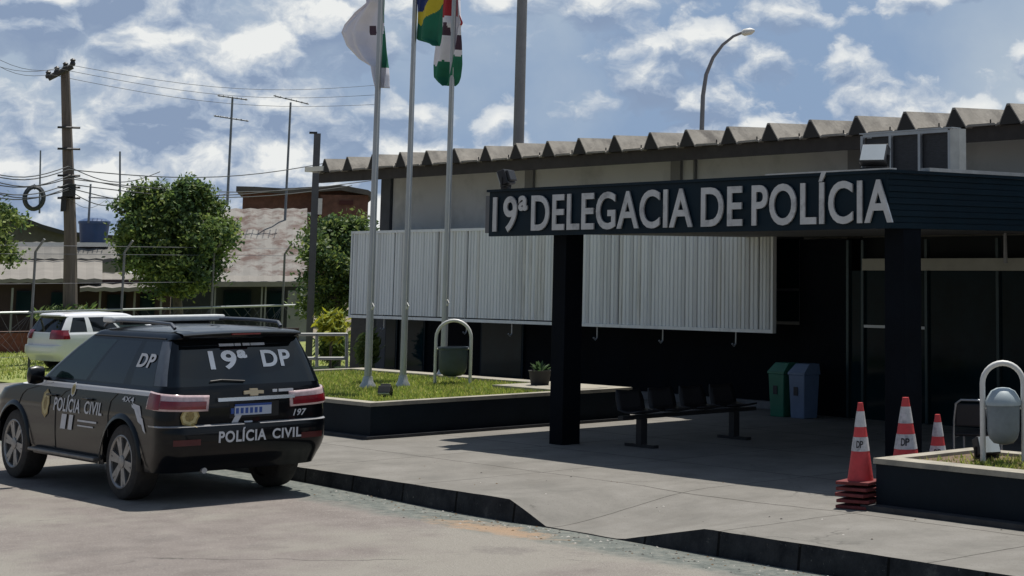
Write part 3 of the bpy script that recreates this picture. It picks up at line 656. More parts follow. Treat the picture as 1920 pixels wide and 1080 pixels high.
# ================================================================== cones
def cone(loc, H, n_st, label, rz=0., s=1.):
    t = thing('traffic_cone', label, 'traffic cone', loc, rz, 'orange and white traffic cones')
    step = .055; b = MB()
    for i in range(n_st):
        z = i*step; h = .2*s
        b.box(-h+.01*math.sin(i*3), h+.01*math.sin(i*3), -h, h, z+.002, z+.032, rz=.12*math.sin(i*2.1), c=(0, 0))
    b.build('base', m_coneb, t, bevel=.006)
    zb = (n_st-1)*step+.03; R0 = .145*s; R1 = .028*s
    def rr(f): return R0+(R1-R0)*f
    lv = [0, .38, .56, .69, .89, 1]   # orange, white, orange, white, orange
    g = MB()
    for k in range(5):
        f0, f1 = lv[k], lv[k+1]; mi = 0 if k % 2 == 0 else 1; o = 0 if mi == 0 else .002
        vs = []; nn_ = 24
        for f in (f0, f1):
            for q in range(nn_): a = 2*PI*q/nn_; vs.append(((rr(f)+o)*math.cos(a), (rr(f)+o)*math.sin(a), zb+H*f))
        g.add(vs, [(q, (q+1) % nn_, nn_+(q+1) % nn_, nn_+q) for q in range(nn_)], mi)
    c0 = len(g.v); g.add([((R1)*math.cos(2*PI*q/24), R1*math.sin(2*PI*q/24), zb+H) for q in range(24)], [tuple(range(24))], 0)
    g.build('cone_body', [m_cone, m_conew], t, smooth=50)
    # dark lettering block on the lower band, on the side facing the road
    a0 = -PI/2-rz+.7; fz = .47; h = MB()
    for j, s_ in enumerate('DP'):
        aa = a0+(j-.5)*.42
        def f(x, z, o=.005): r = rr(fz)+o-(z-fz*H)*((R0-R1)/H); a = aa+x/rr(fz); return (r*math.cos(a), r*math.sin(a), zb+z)
        text_fit(h, s_, -.018*s, .018*s, H*.425, H*.515, f, bold=.02)
    h.build('band_lettering', m_darkm, t, recalc=False)
    return t
cone((-12.235, 12.58, .15), .72, 5, 'stack of orange and white traffic cones at the dark planter corner', .2, .86)
q = at(1698, 745, z=1.10); cone((q[0], q[1], .15), .81, 3, 'wide tall orange and white traffic cone behind the planter', .5, 1.15)
q = at(1758, 775, z=.90)
cone((q[0], q[1], .15), .71, 1, 'smallest looking traffic cone, farther right behind the planter', .1, .95)
# ================================================================== bench with seats
bn = thing('waiting_bench', 'row of black waiting seats on a steel beam under the canopy', 'bench', (-18.2, 15.5, .15), 0)
g = MB()
for y in (14.79, 16.35):
    l = MB().box(-18.28, -18.18, y-.05, y+.05, .18, .50).box(-18.52, -17.94, y-.04, y+.04, .151, .19); l.build('leg', m_darkm, bn, world=True)
MB().box(-18.28, -18.18, 14.45, 16.7, .502, .55).build('beam', m_darkm, bn, world=True)
m_seat = mat('black seat plastic', (.012, .012, .015), .5, 0, .2)
for i in range(4):
    y = 14.75+i*.52; P = []
    for s in np.linspace(0, 1, 12):
        row = []
        for tt in np.linspace(-1, 1, 7):
            if s < .55: xx = -17.98-(s/.55)*.42; zz_ = .59-.03*math.sin(s/.55*PI)
            else: k_ = (s-.55)/.45; xx = -18.40-.08*k_; zz_ = .59+.25*k_
            row.append((xx, y+tt*.22*(1-.15*max(0, s-.8)*5*abs(tt)), zz_+.015*abs(tt)))
        P.append(row)
    o = MB().grid(P).build('seat', m_seat, bn, world=True, smooth=60); o.modifiers.new('thickness', 'SOLIDIFY').thickness = .02
# recycling bins
def rbin(u0, u1, m, lb, y=19.3, h=.80):
    a, b = at(u0, 785, z=.15), at(u1, 785, z=.15); w_ = .34
    cx = at((u0+u1)/2, 740, y=y)[0]
    t = thing('recycling_bin', lb, 'bin', (cx, y, .15), 0, 'recycling bins by the wall')
    g = MB().add([(-w_*.42, -.14, 0), (w_*.42, -.14, 0), (w_*.42, .14, 0), (-w_*.42, .14, 0), (-w_/2, -.16, h*.8), (w_/2, -.16, h*.8), (w_/2, .16, h*.8), (-w_/2, .16, h*.8)], [(0, 1, 2, 3), (4, 5, 6, 7), (0, 1, 5, 4), (1, 2, 6, 5), (2, 3, 7, 6), (3, 0, 4, 7)])
    g.build('bin_body', m, t, bevel=.012)
    g = MB().add([(-w_/2-.01, -.17, h*.8+.002), (w_/2+.01, -.17, h*.8+.002), (w_/2+.01, .17, h*.8+.002), (-w_/2-.01, .17, h*.8+.002), (-w_/2+.02, -.03, h), (w_/2-.02, -.03, h), (w_/2-.02, .17, h), (-w_/2+.02, .17, h), (-w_/2-.01, -.17, h*.84), (w_/2+.01, -.17, h*.84)], [(0, 1, 2, 3), (4, 5, 6, 7), (0, 1, 9, 8), (8, 9, 5, 4), (1, 2, 6, 5, 9), (3, 0, 8, 4, 7), (2, 3, 7, 6)])
    g.build('swing_lid', m, t)
    if 'grey blue' in lb: MB().box(-.06, .03, -.163, -.157, h*.42, h*.58).build('sticker', m_nbin, t)
    return t
rbin(1455, 1483, m_green, 'dark green recycling bin, left of the grey blue one by the wall')
rbin(1491, 1524, m_bbin, 'grey blue recycling bin right of the green one')
# potted plant on the planter
q = at(1012, 722, z=.62); pt = thing('potted_plant', 'small leafy plant in a dark pot on the left planter', 'plant', (q[0], q[1], .60))
MB().lathe([(.13, 0), (.17, .22), (.18, .24), (.15, .24), (.13, .2)], n=16).build('pot', m_pot, pt, smooth=True)
g = MB()
for i in range(46):
    a = rnd.uniform(0, 2*PI); e_ = rnd.uniform(.3, 1.3); l = rnd.uniform(.12, .26); d = Vector((math.cos(a)*math.cos(e_), math.sin(a)*math.cos(e_), math.sin(e_))); s_ = d.cross(Vector((0, 0, 1))).normalized()*.028
    p0 = Vector((0, 0, .2)); p1 = p0+d*l; pm = p0+d*l*.6
    g.add([p0, pm+s_, p1-Vector((0, 0, .03)), pm-s_], [(0, 1, 2, 3)])
g.build('foliage', m_leaf[1], pt, recalc=False)
# low spike lights / stones on planter
q = at(722, 742, z=.6); sl = floodlight(q[0], q[1], .57, math.radians(40), math.radians(60), 'low black floodlight lying in the grass by the leftmost flagpole', .09)
# chair behind right planter
q = at(1815, 838, y=15.1); ch = thing('chair', 'dark chair with pale tubular frame under the canopy behind the cones', 'chair', (-13.02, 15.2, .15), math.radians(205))
tb = lambda p, r=.012: MB().tube(p, r, 8)
MB().tube([(-.21, .2, .0), (-.21, .2, .45), (-.19, .25, .62), (-.16, .28, .80), (-.1, .29, .84), (.1, .29, .84), (.16, .28, .80), (.19, .25, .62), (.21, .2, .45), (.21, .2, 0)], .012, 8).build('back_frame', m_alu, ch, smooth=True)
for s_ in (-1, 1): MB().tube([(s_*.21, -.2, 0), (s_*.21, -.2, .44), (s_*.21, .19, .44)], .012, 8).build('leg', m_alu, ch, smooth=True)
MB().box(-.21, .21, -.22, .2, .45, .49).build('seat', m_seat, ch, bevel=.015)
MB().box(-.17, .17, .245, .275, .56, .80).build('backrest', m_seat, ch, bevel=.015)
# wall lamp by the window
q = at(1508, 617, y=WY-.25); wl = thing('wall_lamp', 'small pale wall lamp with hanging cord right of the shutters', 'wall lamp', (q[0], WY-.25, q[2]))
MB().lathe([(.02, .07), (.05, .05), (.055, 0), (.045, -.04), (.01, -.05)], n=14).build('lamp_head', m_hoop, wl, smooth=True)
MB().tube([(0, .2, .08), (0, .02, .08)], .012, 6).build('bracket', m_darkm, wl)
MB().tube([(0, 0, -.05), (-.06, 0, -.2), (-.05, 0, -.36)], .01, 6).build('cord', m_alu, wl)
# ================================================================== CARS
def lerp_tab(tab):
    zs = [a for a, b in tab]; xs_ = [b for a, b in tab]
    return lambda z: float(np.interp(z, zs, xs_))
class Shell:
    def __init__(s, xr, xf, W, rr, rf, bow=.05, k=1.0):
        s.xr, s.xf, s.W, s.rr, s.rf = map(lerp_tab, (xr, xf, W, rr, rf)); s.bow = bow
        s.nR, s.nC, s.nS, s.nF = 8, 8, 64, 8
    def half(s, z):
        """left half outline at height z from the rear centre to the front centre: list of (x, y)"""
        xr, xf, W, r, q = s.xr(z), s.xf(z), s.W(z), s.rr(z), s.rf(z); P = []
        for i in range(s.nR): y = (W-r)*i/s.nR; P.append((xr+s.bow*(y/W)**2, y))
        b = s.bow*((W-r)/W)**2
        for i in range(s.nC): a = PI/2*i/s.nC; P.append((xr+b+(r-b)*(1-math.cos(a)), W-r+r*math.sin(a)))
        for i in range(s.nS): t = i/s.nS; P.append((xr+r+(xf-q-xr-r)*t, W))
        for i in range(s.nC): a = PI/2*i/s.nC; P.append((xf-q+q*math.sin(a), W-q+q*math.cos(a)))
        for i in range(s.nF+1): P.append((xf, (W-q)*(1-i/s.nF)))
        return P
    def rear(s, y, z, o=.006):
        return (s.xr(z)+s.bow*(y/s.W(z))**2-o, y, z)
    def side(s, x, z, o=.005, sg=1): return (x, sg*(s.W(z)+o), z)
    def wrap(s, t, z, o=.01, sg=1):
        """t: distance index along the half outline (float)"""
        P = s.half(z); i = min(int(t), len(P)-2); f = t-i
        x = P[i][0]*(1-f)+P[i+1][0]*f; y = P[i][1]*(1-f)+P[i+1][1]*f
        dx = P[i+1][0]-P[i][0]; dy = P[i+1][1]-P[i][1]; l = math.hypot(dx, dy) or 1
        return (x-dy/l*o, sg*(y+dx/l*o), z)
def build_shell(S, zs, classify, axles, Ra, zc, root, mats):
    rings = [S.half(z) for z in zs]; n = len(rings[0]); faces = {}
    def vert(i, j, sg):
        x, y = rings[i][j]; z = zs[i]
        if S.nR+S.nC-3 <= j <= S.nR+S.nC+S.nS+3:
            for a in axles:
                if abs(x-a) < Ra: z = max(z, zc+math.sqrt(Ra*Ra-(x-a)**2))
        return (x, sg*y, z)
    for i in range(len(zs)-1):
        for j in range(n-1):
            c = classify(j, (zs[i]+zs[i+1])/2, rings[i][j][0])
            for sg in (1, -1):
                v = [vert(i, j, sg), vert(i, j+1, sg), vert(i+1, j+1, sg), vert(i+1, j, sg)]
                if len({tuple(round(q, 4) for q in p) for p in v}) < 3: continue
                nm = c if isinstance(c, str) else c[0]
                key = (nm, sg if nm in ('side_window', 'front_door', 'rear_door', 'front_door_window', 'rear_door_window') else 0)
                faces.setdefault(key, []).append(v if sg > 0 else v[::-1])
    top = rings[-1]
    lid = []
    for j in range(n-1):
        a, b = top[j], top[j+1]; lid.append([(a[0], a[1], zs[-1]), (a[0], 0, zs[-1]+.006), (b[0], 0, zs[-1]+.006), (b[0], b[1], zs[-1])]); lid.append([(a[0], -a[1], zs[-1]), (b[0], -b[1], zs[-1]), (b[0], 0, zs[-1]+.006), (a[0], 0, zs[-1]+.006)])
    faces.setdefault(('roof', 0), []).extend(lid)
    res = {}
    import bmesh
    for (nm, sg), fl in faces.items():
        vd = {}; V = []; Fs = []
        for f in fl:
            q = []
            for p in f:
                k_ = tuple(round(c, 4) for c in p)
                if k_ not in vd: vd[k_] = len(V); V.append(p)
                if vd[k_] not in q: q.append(vd[k_])
            if len(q) >= 3: Fs.append(tuple(q))
        m = MB(); m.add(V, Fs); res[(nm, sg)] = m.build(nm.replace('front_door_window', 'door_window').replace('rear_door_window', 'door_window').replace('front_door', 'door').replace('rear_door', 'door'), mats[nm], root, smooth=35, recalc=False)
    return res
def wheel(root, x, y, r, w_, sg, nsp, m_r, name='wheel'):
    """y is the centre plane; sg: outer side"""
    t = MB(); h = w_/2
    t.lathe([(r*.66, -h*.8), (r*.70, -h), (r*.9, -h), (r*.97, -h*.86), (r, -h*.6), (r, h*.6), (r*.97, h*.86), (r*.9, h), (r*.70, h), (r*.66, h*.8)], c=(x, y, r), n=40, ax='y')
    # the lathe closes both ends with discs: fine, the hub sits proud of it
    ty = t.build('wheel', m_rub, root, smooth=35)
    g = MB(); yo = y+sg*h*.72; ys_ = y+sg*h*1.0
    n = 40; rim = [(r*.71, 1.02), (r*.68, 1.05), (r*.64, .95), (r*.63, .6)]
    vs_ = [(x+R*math.cos(2*PI*q/n), y+sg*h*f, r+R*math.sin(2*PI*q/n)) for R, f in rim for q in range(n)]
    g.add(vs_, [(i*n+q, i*n+(q+1) % n, (i+1)*n+(q+1) % n, (i+1)*n+q) for i in range(3) for q in range(n)])
    for q in range(nsp):
        a = 2*PI*q/nsp+.2
        for da in (-.13, .13):
            p = []
            for R, wd, dd in ((r*.12, .03, .92), (r*.66, .022, .98)):
                aa = a+da*(1 if R > r*.3 else .3); cx, cz = x+R*math.cos(aa), r+R*math.sin(aa); tx, tz = -math.sin(aa)*wd, math.cos(aa)*wd
                for s_ in (-1, 1):
                    for d_ in (dd, dd-.25): p.append((cx+s_*tx, y+sg*h*d_, cz+s_*tz))
            g.add(p, [(0, 2, 6, 4), (1, 5, 7, 3), (0, 4, 5, 1), (2, 3, 7, 6), (4, 6, 7, 5)])
    g.lathe([(r*.17, y+sg*h*.6), (r*.17, y+sg*h*.98), (r*.12, y+sg*h*1.03), (.01, y+sg*h*1.04)], c=(x, 0, r), n=16, ax='y')
    o = g.build('rim', m_r, ty, smooth=35)
    d = MB(); d.lathe([(r*.655, y+sg*h*.79), (r*.655, y+sg*h*.805)], c=(x, 0, r), n=32, ax='y'); d.build('recess_disc', mat('dark wheel recess', (.012, .012, .012), .8), ty)  # dark disc behind the spokes, wheel recess shade put into its colour
    return ty
def make_car(root, big=True, paint=m_paint):
    xr = [(.30, .16), (.42, .10), (.50, .03), (.58, 0), (.74, 0), (.785, .015), (.80, .085), (1.0, .09), (1.14, .11), (1.18, .125), (1.3, .19), (1.45, .27), (1.64, .38), (1.655, .29), (1.70, .29), (1.725, .34), (1.75, .60), (1.765, 1.0)]
    xf = [(.30, 4.72), (.5, 4.85), (.75, 4.87), (.9, 4.82), (1.0, 4.66), (1.05, 4.35), (1.09, 3.9), (1.13, 3.55), (1.18, 3.42), (1.3, 3.20), (1.5, 2.82), (1.655, 2.48), (1.70, 2.36), (1.725, 2.25), (1.75, 2.0), (1.765, 1.8)]
    W = [(.30, .88), (.42, .915), (.6, .935), (.85, .94), (1.0, .925), (1.12, .905), (1.16, .88), (1.3, .845), (1.5, .78), (1.64, .725), (1.70, .69), (1.725, .64), (1.75, .5), (1.765, .3)]
    rr = [(.3, .26), (.78, .26), (.8, .2), (1.15, .2), (1.18, .17), (1.64, .13), (1.7, .2), (1.765, .15)]
    rf = [(.3, .6), (.9, .6), (1.05, .5), (1.18, .3), (1.64, .2), (1.765, .15)]
    S = Shell(xr, xf, W, rr, rf)
    zs = [.32, .36, .42, .47, .52, .58, .64, .70, .745, .77, .785, .80, .85, .90, .95, 1.0, 1.04, 1.08, 1.11, 1.135, 1.16, 1.18, 1.22, 1.28, 1.34, 1.40, 1.46, 1.52, 1.58, 1.62, 1.64, 1.652, 1.665, 1.70, 1.715, 1.725, 1.738, 1.75, 1.758, 1.765]
    a0 = S.nR+S.nC; nS = S.nS
    def cl(j, z, x):
        t = (j-a0)/nS
        if z > 1.655: return 'roof'
        if 1.18 < z < 1.64:
            if j < S.nR+S.nC*.55: return 'rear_window'
            if z > 1.60 or z < 1.19: return 'body'
            if .05 < t < .25: return 'side_window'
            if .30 < t < .60: return 'rear_door_window'
            if .63 < t < .97: return 'front_door_window'
            if t >= 1.05: return 'windshield'
            return 'body'
        if z < .79 and (j < S.nR+S.nC+4): return 'rear_bumper'
        if z < .72 and t > .96: return 'front_bumper'
        if j < S.nR*.98 and z < 1.18: return 'tailgate'
        if z > .42 and z < 1.16:
            if .27 < t < .60 and (x-1.03) > .43: return 'rear_door'
            if .61 < t < .86 and (3.87-x) > .5: return 'front_door'
        return 'body'
    m_fg = mat('greenish side glass', (.012, .028, .024), .06, 0, .5, 1.2, spec=.55)
    mats = dict(body=paint, roof=paint, rear_window=m_glass, side_window=m_glass, rear_door_window=m_glass, front_door_window=m_fg, windshield=m_glass, rear_bumper=paint, front_bumper=paint, tailgate=paint, rear_door=paint, front_door=paint)
    res = build_shell(S, zs, cl, (1.03, 3.87), .445, .385, root, mats)
    tyr, ty_w = (.388, .265)
    for x in (1.03, 3.87):
        for sg in (1, -1): wheel(root, x, sg*.79, tyr, ty_w, sg, 6, m_rim)
    # underbody and wheel wells
    u = MB(); u.box(.35, 4.6, -.60, .60, .30, .52); u.box(1.6, 3.3, -.86, .86, .33, .48); u.box(.15, 4.7, -.62, .62, .52, .6)
    for x in (1.03, 3.87):
        for sg in (1, -1):
            row = [[(x+.46*math.cos(a), sg*yy, .385+.46*math.sin(a)) for a in np.linspace(0, PI, 15)] for yy in (.60, .925)]
            u.grid(row); u.add(row[0]+[(x, sg*.60, .3)], [(i, i+1, 15) for i in range(14)])
    u.tube([(1.03, -.7, .385), (1.03, .7, .385)], .06, 8); u.lathe([(.02, -.14), (.13, -.08), (.15, 0), (.13, .08), (.02, .14)], c=(1.03, 0, .37), n=12, ax='y')
    u.build('underbody', m_plast, root)
    return S, res, a0
suv = thing('police_suv', 'black police sport utility car with silver side stripe and white rear lettering at the kerb', 'car', (-17.92, 9.37, 0), PI)
S, res, a0 = make_car(suv)
def patch(t0, t1, z0, z1, o=.012, nz_=6, nt_=14, sg=1, zf=None):
    P = []
    for i in range(nz_+1):
        row = []
        for j in range(nt_+1):
            t = t0+(t1-t0)*j/nt_; f = i/nz_
            za, zb = (zf(j/nt_) if zf else (z0, z1)); row.append(S.wrap(t, za+(zb-za)*f, o, sg))
        P.append(row)
    return P
for sg in (1, -1):
    tn = S.nR+S.nC+2.6
    zf = lambda f: (.93+.03*f, 1.09+.05*f)
    lamp = MB().grid(patch(5.0, tn, 0, 0, .022, sg=sg, zf=zf)).build('tail_light', m_clear, suv, smooth=50)
    lamp.modifiers.new('t', 'SOLIDIFY').thickness = .02
    g = MB().grid(patch(5.3, tn-5.2, 0, 0, .030, sg=sg, zf=lambda f: (.95+.02*f, 1.03+.02*f))).grid(patch(tn-5.0, tn-.5, 0, 0, .030, sg=sg, zf=lambda f: (.96, 1.11+.015*f)))
    g.build('red_lens', m_red, lamp, smooth=50)
    MB().grid(patch(6.6, S.nR+3.0, .60, .66, .012, sg=sg)).build('rear_reflector', mat('dark red reflector', (.07, .006, .008), .3), suv, smooth=50)
    # silver stripe
    MB().grid(patch(S.nR+S.nC+3, S.nR+S.nC+S.nS+4, 0, 0, .006, 3, 60, sg=sg, zf=lambda f: (1.085-.012*f, 1.135-.002*f))).build('side_stripe', m_silver, suv, smooth=50)
    # wheel arch flares
    for ax_ in (1.03, 3.87):
        row = [[(ax_+R*math.cos(a), sg*(S.W(.7)+o), .385+R*math.sin(a)) for a in np.linspace(-.12, PI+.12, 25)] for R, o in ((.442, .012), (.448, .022), (.485, .015), (.50, .0))]
        MB().grid(row).build('wheel_arch', m_paint, suv, smooth=50)
    # window trim + D pillar
    MB().tube([S.side(x, 1.655, .004, sg) for x in np.linspace(.55, 2.3, 12)], .008, 6).build('window_trim', m_plast, suv)
    rl = MB().tube([(.62, sg*.60, 1.755), (.70, sg*.605, 1.80), (1.2, sg*.61, 1.815), (1.9, sg*.605, 1.815), (2.25, sg*.60, 1.79), (2.32, sg*.60, 1.75)], .019, 8)
    rl.build('roof_rail', mat('dull roof rail', (.12, .13, .15), .4, .5), suv, smooth=True)
    # side step
    MB().box(1.56, 3.3, sg*.86 if sg > 0 else -.99, .99 if sg > 0 else -.86, .36, .395).build('side_step', mat('worn step metal', (.20, .19, .18), .5, .5, .2, 10), suv, bevel=.01)
    for hx in (1.78, 2.72):
        MB().tube([(hx, sg*(S.W(.98)+.004), .985), (hx+.03, sg*(S.W(.98)+.04), .99), (hx+.17, sg*(S.W(.98)+.04), .99), (hx+.20, sg*(S.W(.98)+.004), .985)], .013, 6).build('door_handle', m_paint, suv, smooth=True)
    mr_ = MB().lathe([(.02, -.1), (.09, -.08), (.105, 0), (.09, .07), (.02, .09)], c=(3.06, sg*1.04, 1.2), n=12, ax='y'); mr_.v = [(3.06+(x-3.06)*.7, y, z) for x, y, z in mr_.v]
    mr_.tube([(3.1, sg*.85, 1.15), (3.08, sg*1.0, 1.17)], .022, 6); mr_.build('side_mirror', m_paint, suv, smooth=True)
    # door gaps
    gp = MB()
    for tt, z0, z1 in ((.61, .42, 1.14), (.27, .62, 1.14), (.87, .75, 1.12)):
        gp.tube([S.wrap(a0+tt*S.nS, z, .0025, sg) for z in np.linspace(z0, z1, 8)], .0045, 4)
    gp.build('door_gap', m_plast, suv)
MB().box(2.02, 2.27, -.66, .66, 1.79, 1.855).build('light_bar', mat('pale light bar lens', (.62, .64, .64), .3, 0, .1, 10), suv, bevel=.02)
MB().box(2.10, 2.19, -.5, .5, 1.76, 1.79).build('light_bar_mount', m_plast, suv)
# spoiler with highlight, high brake light
P = [[(x, y, z) for y in np.linspace(-.66, .66, 13)] for x, z in ((.55, 1.745), (.40, 1.742), (.27, 1.728), (.235, 1.712), (.24, 1.698), (.36, 1.672))]
P = [[(x+.05*(abs(y)/.66)**3, y, z-.02*(abs(y)/.66)**2) for x, y, z in r] for r in P]
sp_ = MB().grid(P).build('rear_spoiler', m_paint, suv, smooth=50)
MB().box(.222, .245, -.16, .16, 1.69, 1.705).build('high_brake_light', m_red, sp_)
# tailgate details
def R_(y, z, o=.006): return S.rear(y, z, o)
def rbox(name, y0, y1, z0, z1, m, o0=0., o1=.03, par=suv, bev=0):
    P0 = [[R_(y, z, o1) for y in np.linspace(y0, y1, 8)] for z in (z0, z1)]; P1 = [[R_(y, z, o0-.01) for y in np.linspace(y0, y1, 8)] for z in (z0, z1)]
    g = MB().grid(P0).grid([P0[0], P1[0]]).grid([P0[1], P1[1]]).grid([[P0[0][0], P0[1][0]], [P1[0][0], P1[1][0]]]).grid([[P0[0][-1], P0[1][-1]], [P1[0][-1], P1[1][-1]]])
    return g.build(name, m, par, smooth=30)
# note: local +y is the car's left side, which stands at the LEFT of the picture seen from behind
rbox('chrome_bar', -.50, .36, 1.02, 1.055, m_chrome, 0, .035)
rbox('plate_recess', -.33, .22, .845, 1.0, m_plast, 0, .003)
pz = rbox('number_plate', -.24, .17, .87, .985, m_plate, 0, .014)
def rt(s, yl, yr, z0, z1, m, name, o=.008, bold=.015, par=suv, shear=0., capz_=None):
    g = MB(); text_fit(g, s, 0, 1, z0, z1, lambda x, z: R_(yl+(yr-yl)*x, z, o), bold=bold, shear=shear, capz=capz_); return g.build(name, m, par, recalc=False)
for k_ in range(7): rbox('plate_character', .21-k_*.052, .178-k_*.052, .888, .945, m_blue, 0, .0155)
rbox('plate_band', -.24, .17, .962, .985, m_blue, 0, .016)
rt('19ª', .38, -.04, 1.35, 1.52, m_white, 'unit_lettering', bold=.028, capz_=capz)
rt('DP', -.20, -.54, 1.35, 1.52, m_white, 'unit_lettering', bold=.028)
for y0_, y1_ in ((.24, .08), (.07, .0), (-.02, -.10), (-.11, -.27)): rbox('small_lettering_strip', y0_, y1_, 1.572, 1.598, m_dullw, 0, .008)
rt('POLÍCIA', .37, -.15, .615, .72, m_dullw, 'bumper_lettering', bold=.028, o=.008, capz_=capz)
rt('CIVIL', -.22, -.56, .615, .72, m_dullw, 'bumper_lettering', bold=.028, o=.008)
rt('197', -.50, -.66, .83, .90, m_dullw, 'tailgate_lettering', bold=.02, shear=.3)
for y0_, y1_ in ((-.26, -.31), (-.33, -.50)): rbox('model_lettering_strip', y0_, y1_, 1.09, 1.118, m_dullw, 0, .008)
# emblem: flat wide cross shape
g = MB(); cy, cz = -.04, 1.10
poly = [(-.11, .012), (-.045, .016), (-.04, .036), (.045, .036), (.05, .016), (.11, .012), (.11, -.02), (.045, -.016), (.04, -.036), (-.045, -.036), (-.05, -.016), (-.11, -.02)]
g.prism([(cy+a, cz+b) for a, b in poly], lambda y, z: R_(y, z, .02), lambda y, z: R_(y, z, .0)); g.build('emblem', mat('pale gold emblem', (.55, .45, .3), .35, .4), suv)
# slanted pale mark under the plate
g = MB()
for pl_ in ([(.20, .80), (.13, .80), (.07, .905), (.14, .905)], [(.12, .875), (-.10, .875), (-.12, .905), (.10, .905)], [(.07, .795), (-.02, .795), (-.03, .81), (.06, .81)]):
    g.add([R_(a, b, .009) for a, b in pl_], [(0, 1, 2, 3)])
g.build('slanted_mark', m_dullw, suv, recalc=False)
def badge(name, f, r1, r2, m=m_gold):
    g = MB(); n = 24; ring = lambda k: [f(k*r1*(1+.07*math.cos(8*t))*math.cos(t), k*r2*(1+.07*math.cos(8*t))*math.sin(t)) for t in np.linspace(0, 2*PI, n, endpoint=False)]
    a, b, c = ring(1), ring(.82), ring(.5)
    g.add(a+b+c+[f(0, 0)], [(i, (i+1) % n, n+(i+1) % n, n+i) for i in range(n)], 0)
    g.add(b+c, [(i, (i+1) % n, n+(i+1) % n, n+i) for i in range(n)], 1)
    g.add(c, [tuple(range(n))], 2)
    return g.build(name, [m, mat('pale gold vinyl', (.5, .42, .2), .5, 0, .2, 30), mat('dark gold vinyl', (.26, .19, .06), .5, 0, .4, 60)], suv, recalc=False)
badge('star_badge', lambda a, b: S.wrap(S.nR-1.0-a*11, .885+b, .016, 1), .095, .10)
# side decals (left side faces the camera)
def sd_(x, z, o=.008): return (x, S.W(z)+o, z)
def stx(s, xa, xb, z0, z1, m, name, bold=.015, o=.008, shear=0., c_=None, par=suv):
    g = MB(); text_fit(g, s, 0, 1, z0, z1, lambda x, z: sd_(xa+(xb-xa)*x, z, o), bold=bold, shear=shear, capz=c_); return g.build(name, m, par, recalc=False)
stx('POLÍCIA', 2.75, 2.06, .83, .965, m_dullw, 'door_lettering', .02, c_=capz)
stx('CIVIL', 1.95, 1.50, .83, .965, m_dullw, 'door_lettering', .02)
stx('4X4', 1.06, .78, 1.005, 1.06, m_dullw, 'side_lettering', .02)
badge('star_badge', lambda a, b: sd_(2.98+a, .89+b), .10, .15)
g = MB()
for pl_ in ([(2.55, .64), (2.42, .64), (2.38, .80), (2.51, .80)], [(2.35, .64), (2.25, .64), (2.21, .80), (2.31, .80)], [(2.1, .74), (1.62, .74), (1.62, .76), (2.1, .76)], [(2.1, .69), (1.7, .69), (1.7, .705), (2.1, .705)],
            [(.62, .82), (.50, .78), (.62, .98), (.80, 1.0)], [(.80, .96), (.62, .90), (.66, .94), (.82, .99)], [(.50, .74), (.44, .71), (.52, .86), (.60, .88)]):
    MB().add([sd_(a, b, .009) for a, b in pl_], [(0, 1, 2, 3)]).build('side_mark', m_dullw, suv, recalc=False)
badge('round_badge', lambda a, b: sd_(2.30+a, 1.07+b), .06, .075, m_dullw)
g = MB(); text_fit(g, 'DP', 0, 1, 1.36, 1.50, lambda x, z: sd_(.98-.42*x+.25*(z-1.36), z, .01), bold=.03, shear=.3); g.build('quarter_lettering', m_silver, suv, recalc=False)
MB().grid(patch(S.nR+S.nC*.6, S.nR+S.nC+3.2, 1.19, 1.63, .006, 8, 8)).build('pillar_reflection', mat('grey blue pillar reflection', (.10, .115, .14), .35, 0, .4, 3, mapping=(1, 1, .5)), suv, smooth=50)  # sky reflection of the pillar paint, put into this patch's colour
# bumper ledge strip with its sun highlight put into the colour, exhaust, wiper
for sg in (1, -1): MB().grid(patch(1, S.nR+S.nC+2, .782, .797, .004, sg=sg)).build('bumper_highlight', mat('painted bumper highlight', (.36, .36, .37), .3, .3, .3, 8), suv)
MB().tube([(.2, .45, .33), (-.0+.12, .45, .33)], .03, 10).build('exhaust', m_alu, suv)
MB().tube([R_(.05, 1.215, .02), R_(.30, 1.235, .022), R_(.42, 1.225, .02)], .009, 6).build('rear_wiper', m_plast, suv)
# white hatchback in the distance
fr = Fr(153, 47.)
wc = thing('parked_hatchback', 'white hatchback with dark windows parked on the far verge behind the black police car', 'car', (fr.o[0], fr.o[1], 0), fr.rz+math.radians(27))
S2, res2, _ = make_car(wc, paint=m_wcar)
for ch_ in list(wc.children_recursive):
    if ch_.type == 'MESH': ch_.data.transform(Matrix.Translation((-1.2, 0, 0)) @ Matrix.Identity(4)); ch_.data.transform(Matrix.Diagonal((.80, .86, .76, 1)))
_S = S; S = S2
for sg in (1, -1):
    g = MB().grid(patch(5.5, S.nR+S.nC+3, .98, 1.25, .02, sg=sg)); o = g.build('tail_light', m_red, wc, smooth=50)
    o.data.transform(Matrix.Translation((-1.2, 0, 0))); o.data.transform(Matrix.Diagonal((.80, .86, .76, 1)))
g = MB().box(3.0, 3.14, -1.06, -.9, 1.12, 1.26).build('side_mirror', m_wcar, wc); g.data.transform(Matrix.Translation((-1.2, 0, 0))); g.data.transform(Matrix.Diagonal((.80, .86, .76, 1)))
S = _S
# ================================================================== FAR STREET
def fthing(name, label, cat, u, d, group=None):
    f = Fr(u, d); return f, thing(name, label, cat, f.o, f.rz, group)
